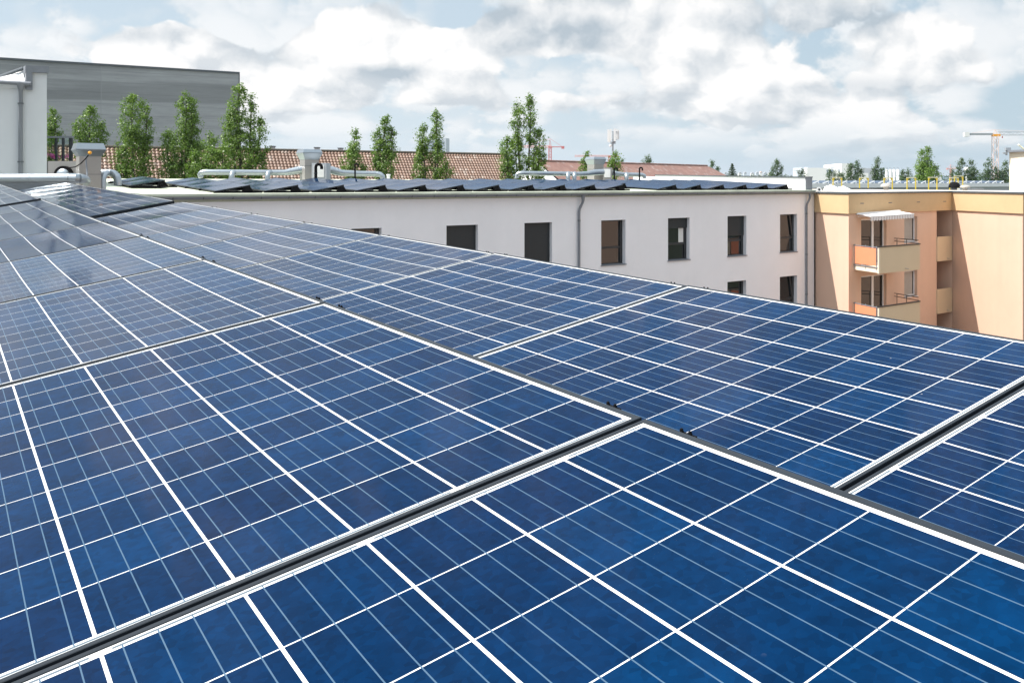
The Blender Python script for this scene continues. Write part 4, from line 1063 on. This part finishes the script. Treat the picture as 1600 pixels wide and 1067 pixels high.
# ------------------------------------------------------------------ roof furniture on the peach roof
def vent(px,py,D,r_,h,label,mat,name='roof_vent',cat='vent',dome=False):
    c=at(px,py,D); c.z=ZF0+.06; o=thing(name,label,cat,c,'roof vents on the peach building')
    zt=at(0,py,D).z-c.z
    mb=MB(); mb.lathe([(r_*.45,0),(r_*.45,max(.05,zt-.02))],14); mb.build('base','brown_vent' if not dome else 'zinc_dark',o,True)
    pr=[(r_*.3,zt-.03),(r_,zt-.02),(r_*.97,zt+h*.35),(r_*.75,zt+h*.75),(r_*.35,zt+h*.97),(.001,zt+h)] 
    mb=MB(); mb.lathe(pr,20); mb.build('cap',mat,o,True)
    return o
vent(1384.5,291.5,56,.33,.20,'pale mushroom shaped vent on the middle of the peach roof','brown_vent')
vent(1491.3,293.2,55,.345,.34,'black domed cover on the peach roof','black','roof_dome','roof dome',True)
vent(1508,292.8,53,.29,.13,'flat pale vent just right of the black dome','brown_vent')
# round white ring at the gutter end
c=at(1279.6,296.2,44.6); rg=thing('gutter_end_ring','white round ring with a dark centre at the end of the gutter','pipe ring',c)
mb=MB(); mb.tube([(0,0,0),(0,-.05,0)],.115,20); mb.build('ring','white_metal',rg,True)
mb=MB(); mb.tube([(0,-.049,0),(0,-.056,0)],.05,14); mb.build('opening','black',rg,True)
# crumpled white sheeting
random.seed(4)
sh_=thing('plastic_sheeting','crumpled white sheeting heaped at the left end of the peach roof','sheeting',V(at(1308,0,47.5),ZF0+.06))
mb=MB(); nx,ny=26,12; vs=[]
for j in range(ny):
    for i in range(nx):
        x=-.62+1.35*i/(nx-1); y=-.5+1.2*j/(ny-1)
        h=max(0,.30*math.exp(-((x+.35)**2*9+(y)**2*3))+.22*math.exp(-((x-.3)**2*14+(y+.1)**2*4)))+random.random()*.07
        if i in(0,nx-1) or j in(0,ny-1): h=.0
        vs.append((x+random.gauss(0,.015),y,h+.01))
fs=[(j*nx+i,j*nx+i+1,(j+1)*nx+i+1,(j+1)*nx+i) for j in range(ny-1) for i in range(nx-1)]
mb.add(vs,fs); mb.build('sheet','white_metal',sh_)
# conduit trays lying on the roof
for i,(pa,pb_,D_) in enumerate(((1290,1330,50),(1330,1420,58),(1500,1570,57))):
    a=V(at(pa,0,D_),ZF0+.06); L_=(pb_-pa)*D_/F
    o=thing('cable_tray',['grey cable tray beside the white sheeting on the peach roof','long grey cable tray behind the pale mushroom vent','grey cable tray right of the black dome'][i],'cable tray',a,'cable trays on the peach roof')
    mb=MB(); mb.box((0,0,.0),(L_,.25,.09),frame((0,0,0),WD,BK,UP)); mb.build('tray','zinc_dark' if i!=2 else 'roof_grey',o)
# ------------------------------------------------------------------ flat roof with panels behind
fr_=thing('flat_roof_building','long low grey flat roof carrying a comb of solar panels behind the peach roof','building',(0,0,0))
fa=at(1150,0,88); fbp=crossp(V(fa,0),WD,1700); fa=V(fa,0)
zr=CAMZ-.30
mb=MB(); q=[fa,fbp,fbp+BK*12,fa+BK*12]; mb.loft([[V(p,0) for p in q],[V(p,zr) for p in q]]); mb.build('wall','grey_wall',fr_)
mb=MB(); q2_=[fa-BK*.2,fbp-BK*.2,fbp,fa]; mb.loft([[V(p,zr-.35) for p in q2_],[V(p,zr+.10) for p in q2_]]); mb.build('parapet','plaster',fr_)
mb=MB(); mb.add([V(p,zr+.004) for p in q],[(0,1,2,3)]); mb.build('roof','roof_grey',fr_)
xs=[1279,1294.5,1309,1323,1337.5,1351,1366,1380,1394,1407,1420.5,1474,1486,1498,1510,1522,1533.5,1545,1556.5,1568]
xs=sorted(xs+[1433,1446,1460])
farglass=None
for i,px in enumerate(xs):
    P=crossp(fa+BK*1.2,WD,px); u_=WD*math.cos(.26)+UP*math.sin(.26); n_=u_.cross(BK); hi=V(P,zr+.36+.05)
    lb_=f'{ORD[i]} tilted panel from the left on the grey flat roof'
    o=hi-u_*PW
    pmod=place_module(frame(o,u_,BK,n_),lb_,'tilted panels in a comb on the grey flat roof',0)
    for ch in pmod.children:
        if ch.name.startswith('glass'):
            if farglass is None: farglass=ch.data.copy(); farglass.materials[0]=MAT['far_glass']
            ch.data=farglass
    r=thing('panel_bracket',f'white triangular bracket under the {lb_.replace(" on the grey flat roof","")}','bracket',hi,'white brackets under the comb of panels')
    mb=MB(); mb.prism([-u_*PW+Vector((0,0,-.10))-BK*.05,Vector((0,0,-.10))-BK*.05,Vector((0,0,.02))-BK*.05,-u_*PW+Vector((0,0,.02))-BK*.05],BK*.03); 
    mb.prism([Vector((0,0,-.03))-BK*.04,WD*.05-BK*.04+UP*-.34,WD*-.10-BK*.04+UP*-.34],BK*.03); mb.build('end_plate','white_metal',r)
YG='yellow guard frames on the grey roof'
DY=84
for i,(x0,x1,yt,yb) in enumerate(((1301.7,1315.2,278,288.6),(1343.1,1356.6,278.5,289),(1381.4,1394.3,278.5,289),(1417.3,1430.7,278.4,289.2),(1451,1464,278,289.2),(1484,1497,279,289),(1491.4,1504.4,276,289))):
    D_=DY+(4 if i==6 else 0); a=at(x0,yb,D_); sc=D_/F; w_=(x1-x0)*sc; h=(yb-yt)*sc
    nm=['leftmost yellow guard frame in front of the white factory','second yellow guard frame from the left','third yellow guard frame, behind the pale mushroom vent','fourth yellow guard frame, left foot before the big poplar','fifth yellow guard frame, before the right side of the big poplar','lower pale guard frame partly behind the black dome','tallest yellow guard frame, right of the black dome'][i]
    o=thing('guard_frame',nm,'guard frame',a,YG)
    for xx in (0,w_):
        mb=MB(); mb.box((xx-.045,-.04,-.7),(xx+.045,.04,h)); mb.build('post','yellow',o)
    mb=MB(); mb.box((-.05,-.05,h),(w_+.05,.05,h+.07)); mb.build('top_bar','pale_yellow',o)
    for xx,sg in ((.05,1),(w_-.05,-1)):
        mb=MB(); mb.prism([(xx,-.02,h-.22),(xx+sg*.16,-.02,h),(xx,-.02,h)] if sg>0 else [(xx,-.02,h-.22),(xx,-.02,h),(xx+sg*.16,-.02,h)],(0,.04,0))
        mb.build('gusset','yellow',o)
# ------------------------------------------------------------------ factory, silos, antenna, high-rise
fc=thing('white_factory','large white factory block with a taller tower, behind small trees','factory',(0,0,0))
def fbx(px0,px1,y0,D_,dp,nm,mt,y1=None):
    a=at(px0,y0,D_); b_=at(px1,y0,D_); z1=0 if y1 is None else at(0,y1,D_).z
    mb=MB(); mb.box((a.x,D_,z1),(b_.x,D_+dp,a.z)); return mb.build(nm,mt,fc)
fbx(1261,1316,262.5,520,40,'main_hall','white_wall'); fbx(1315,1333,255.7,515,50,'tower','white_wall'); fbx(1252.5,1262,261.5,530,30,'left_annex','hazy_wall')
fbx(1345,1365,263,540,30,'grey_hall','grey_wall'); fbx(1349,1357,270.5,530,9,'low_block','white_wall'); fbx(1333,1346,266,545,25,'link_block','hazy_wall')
fbx(1330,1334,256,514.5,.5,'dark_panel','grey_wall',260)
for x0,x1,y0,y1 in ((1292,1294,265.3,274),(1297,1302,265.3,268.6),(1310.5,1313,265,269)): fbx(x0,x1,y0,519.6,.3,'window','hazy_dark',y1)
fbx(1299,1305,260.3,525,6,'roof_plant','grey_wall',262.6)
SG='white silos in a row'
for i,(a,b_) in enumerate(((1383.1,1387.8),(1388.6,1393.6),(1394.3,1399.2),(1400,1405.8))):
    c=at((a+b_)/2,0,450); c.z=0; r_=(b_-a)/2*450/F; z=at(0,264.8,450).z
    o=thing('silo',['leftmost of the four white silos','second white silo from the left of four','third white silo from the left of four','rightmost and widest of the four white silos'][i],'silo',c,SG)
    mb=MB(); mb.lathe([(r_,0),(r_,z-.5),(r_*.7,z)],20); mb.build('shell','white_wall',o,True)
    mb=MB(); mb.tube([(-r_*.4,0,z-.3),(-r_*.4,0,z+.9),(r_*.4,0,z+.9),(r_*.4,0,z-.3)],.12,6); mb.build('top_rail','crane_grey',o)
am=thing('antenna_mast','mobile phone antenna mast with white vertical panels above a young tree','antenna mast',V(at(957.6,0,150),0))
sc=150/F; z=lambda y:at(0,y,150).z
mb=MB(); mb.tube([(0,0,0),(0,0,z(243)),(0,0,z(206))],[.28,.14,.08],10); mb.build('mast','crane_grey',am,True)
for i,(dx_,dy_,y0,y1) in enumerate(((-7,-.1,202.5,222),(-3.2,-.5,202,220),(3,-.45,202,221),(6,.1,202.3,219),(-5,.5,204,223),(8.3,.3,203,218))):
    mb=MB(); mb.box((dx_*sc-.15,dy_-.07,z(y1)),(dx_*sc+.15,dy_+.07,z(y0))); o=mb.build('antenna_panel','white_metal',am)
mb=MB()
for y in (206,219): 
    for k in range(3): 
        a_=k*2.09; mb.tube([(0,0,z(y)),(math.cos(a_)*.75,math.sin(a_)*.5,z(y))],.04,6)
mb.box((-.35,-.3,z(226)),(-.05,.1,z(222))); mb.box((.1,-.3,z(225)),(.45,.1,z(221))); mb.build('bracket','crane_grey',am)
mb=MB(); mb.lathe([(.0,.2),(.22,.15),(.26,0),(.22,-.15),(0,-.2)],10,(-3.5*sc,-.4,z(228))); mb.build('dish','white_metal',am,True)
hr=thing('high_rise','distant pale high-rise with a grid of windows behind the two-topped tree','high-rise',V(at(682.5,0,900),0))
w2=14.5*900/F; zt=at(0,216,900).z
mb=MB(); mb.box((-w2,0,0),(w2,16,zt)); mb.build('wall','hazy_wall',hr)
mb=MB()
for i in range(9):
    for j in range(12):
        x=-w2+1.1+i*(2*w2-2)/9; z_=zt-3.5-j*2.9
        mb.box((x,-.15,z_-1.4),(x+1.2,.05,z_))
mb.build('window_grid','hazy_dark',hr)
# cranes
def lattice(mb,a,b_,wd,th,seg):
    a=Vector(a); b_=Vector(b_); t=(b_-a).normalized(); s1=t.orthogonal().normalized(); 
    if abs(t.z)>.9: s1=Vector((1,0,0)); s2=Vector((0,1,0))
    else: s1=UP; s2=t.cross(UP)
    L_=(b_-a).length; cs=[s1*i*wd/2+s2*j*wd/2 for i,j in ((-1,-1),(1,-1),(1,1),(-1,1))]
    for c in cs: mb.tube([a+c,b_+c],th,4)
    n=max(2,int(L_/seg))
    for k in range(n):
        for q in range(4):
            c,d_=cs[q],cs[(q+1)%4]
            if k%2: c,d_=d_,c
            mb.tube([a+c+t*L_*k/n,a+d_+t*L_*(k+1)/n],th*.7,4)
def crane(label,px,ytop,yj,D_,x0,x1,mast_w,c1,c2,cw,apex=True,jw=1.2,th=.12,jibgap=None):
    b=V(at(px,0,D_),0); o=thing('tower_crane',label,'crane',b,'tower cranes on the skyline'); sc=D_/F; zj=at(0,yj,D_).z
    mb=MB(); lattice(mb,(0,0,0),(0,0,zj-.5),mast_w,th*1.3,mast_w*1.1); mb.build('mast',c1,o)
    mb=MB(); lattice(mb,(mast_w*.5,0,zj),((x1-px)*sc,0,zj),jw,th,jw*1.3); mb.build('jib',c2,o)
    mb=MB(); mb.box(((x0-px)*sc,-.6,zj-.5),(-mast_w*.5,.6,zj+.1)); mb.build('counter_jib','crane_grey' if c2=='crane_grey' else c1,o)
    mb=MB(); e=(x0-px)*sc; sg=1 if e<0 else -1
    mb.box((e-.2,-.8,zj-cw),(e+sg*cw*1.4,.8,zj+.4)); mb.build('counterweight','white_metal' if c2=='crane_grey' else c1,o)
    mb=MB(); mb.box((-mast_w*.6,-.8,zj-.9),(mast_w*.9,.8,zj-.2)); mb.build('cab','amber' if c2=='crane_grey' else c1,o)
    if apex:
        mb=MB(); za=at(0,ytop,D_).z; mb.tube([(-mast_w*.4,0,zj),(0,0,za),(mast_w*.4,0,zj)],th*1.6,5); mb.tube([(0,0,za),((x1-px)*sc*.8,0,zj+jw*.5)],th*.6,4); mb.tube([(0,0,za),((x0-px)*sc*.85,0,zj)],th*.6,4); mb.build('apex_frame',c1,o)
    return o
c_=crane('red tower crane right of the twin-spired poplar, short arm pointing right',859.5,217,229.5,700,882,812,1.9,'crane_red','crane_pink',1.6,True,1.3,.16)
crane('red tower crane whose pale long arm passes behind the hood and antenna mast',952,240,244,760,967,898,1.5,'crane_red','crane_pink',1.1,False,1.1,.15)
k=crane('big tower crane with white counterweight and orange lattice mast at the right edge',1555,203,209,300,1507,1640,1.6,'crane_orange','crane_grey',1.0,True,1.0,.055)
mb=MB(); mb.tube([(2.2,-.2,at(0,210,300).z),(2.2,-.2,at(0,214,300).z)],.04,5); mb.box((2.05,-.3,at(0,216,300).z),(2.4,-.1,at(0,213.6,300).z)); mb.build('hook_block','crane_red',k)
crane('smallest distant crane beside the tiny poplar',1485.3,257.5,263.5,900,1479,1497,1.3,'crane_pink','crane_orange',1.2,True,.9,.16)
# ------------------------------------------------------------------ distant town
DG='pale houses of the distant town'
names=['pale distant house left of the conifer','pale house just right of the conifer','second pale house right of the conifer','third pale house right of the conifer','fourth pale house right of the conifer','small-roofed house in the middle of the distant town','pale house left of the solitary poplar','last pale house hidden beside the solitary poplar']
for i,(px,y,w_) in enumerate(((1134,270,4),(1156.5,269.8,4.5),(1164.5,269.6,4),(1176,270,5),(1183.5,269.7,4.5),(1189.3,268.8,3.5),(1196,270,5),(1203,269.6,4.5))):
    D_=1500; b=V(at(px,0,D_),0); hw=w_/2*D_/F; z=at(0,y,D_).z
    o=thing('distant_house',names[i],'house',b,DG)
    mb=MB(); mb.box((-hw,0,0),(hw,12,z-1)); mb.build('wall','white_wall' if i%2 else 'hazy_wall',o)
    mb=MB(); mb.prism([(-hw-.3,-.3,z-1),(hw+.3,-.3,z-1),(0,-.3,z+.9)],(0,12.6,0)); mb.build('roof','grey_wall' if i!=5 else 'crane_orange',o)
bk_=thing('white_kiosk','small white tower block between the big poplar and the small crane','building',V(at(1469,0,700),0))
mb=MB(); mb.box((-2,0,0),(1.0,3,at(0,274.5,700).z)); mb.build('wall','white_wall',bk_); mb=MB(); mb.box((-2.3,-.3,at(0,274.5,700).z),(1.3,3.3,at(0,273.5,700).z)); mb.build('roof','grey_wall',bk_)
dm=thing('white_dome','white spherical tank between the close pair of poplars','tank',at(1510,265,320))
mb=MB(); mb.lathe([(.001,.9),(.5,.75),(.85,.3),(.85,-.3),(.5,-.75),(.3,-.9),(.3,-20)],16); mb.build('tank_shell','white_wall',dm,True)
# far wood as one mass
random.seed(31)
mb=MB()
for i in range(5200):
    px=random.uniform(1030,1640); D_=random.uniform(700,1500)
    hh=1.0+.55*math.sin(px*.09)+.5*math.sin(px*.23+1)+.4*math.sin(px*.61)
    yt=275.6-max(-.6,hh)*(1.6 if px<1262 else .9)
    y=random.uniform(yt,286); p=at(px,y,D_); s=D_/F*random.uniform(.6,1.3)
    n=Vector((random.gauss(0,1),random.gauss(0,1)-.4,random.gauss(0,1)+.6)).normalized(); t1=n.orthogonal()*s; t2=n.cross(t1)*.8
    mb.add([p-t1,p-t2,p+t1,p+t2],[(0,1,2,3)])
tag(mb.build('distant_wood','leaf_dark'),'dark band of distant trees along the horizon','wood',kind='stuff')

# ------------------------------------------------------------------ air
hm=bpy.data.materials.new('haze_air'); hm.use_nodes=True; nt=hm.node_tree; nt.nodes.clear()
o_=nt.nodes.new('ShaderNodeOutputMaterial'); v_=nt.nodes.new('ShaderNodeVolumePrincipled')
v_.inputs['Color'].default_value=(.86,.92,1,1); v_.inputs['Density'].default_value=.00009; v_.inputs['Anisotropy'].default_value=.3
nt.links.new(v_.outputs[0],o_.inputs['Volume']); MAT['haze']=hm
mb=MB(); mb.box((-9100,-3100,-3),(9100,12100,110)); tag(mb.build('haze','haze'),kind='stuff')
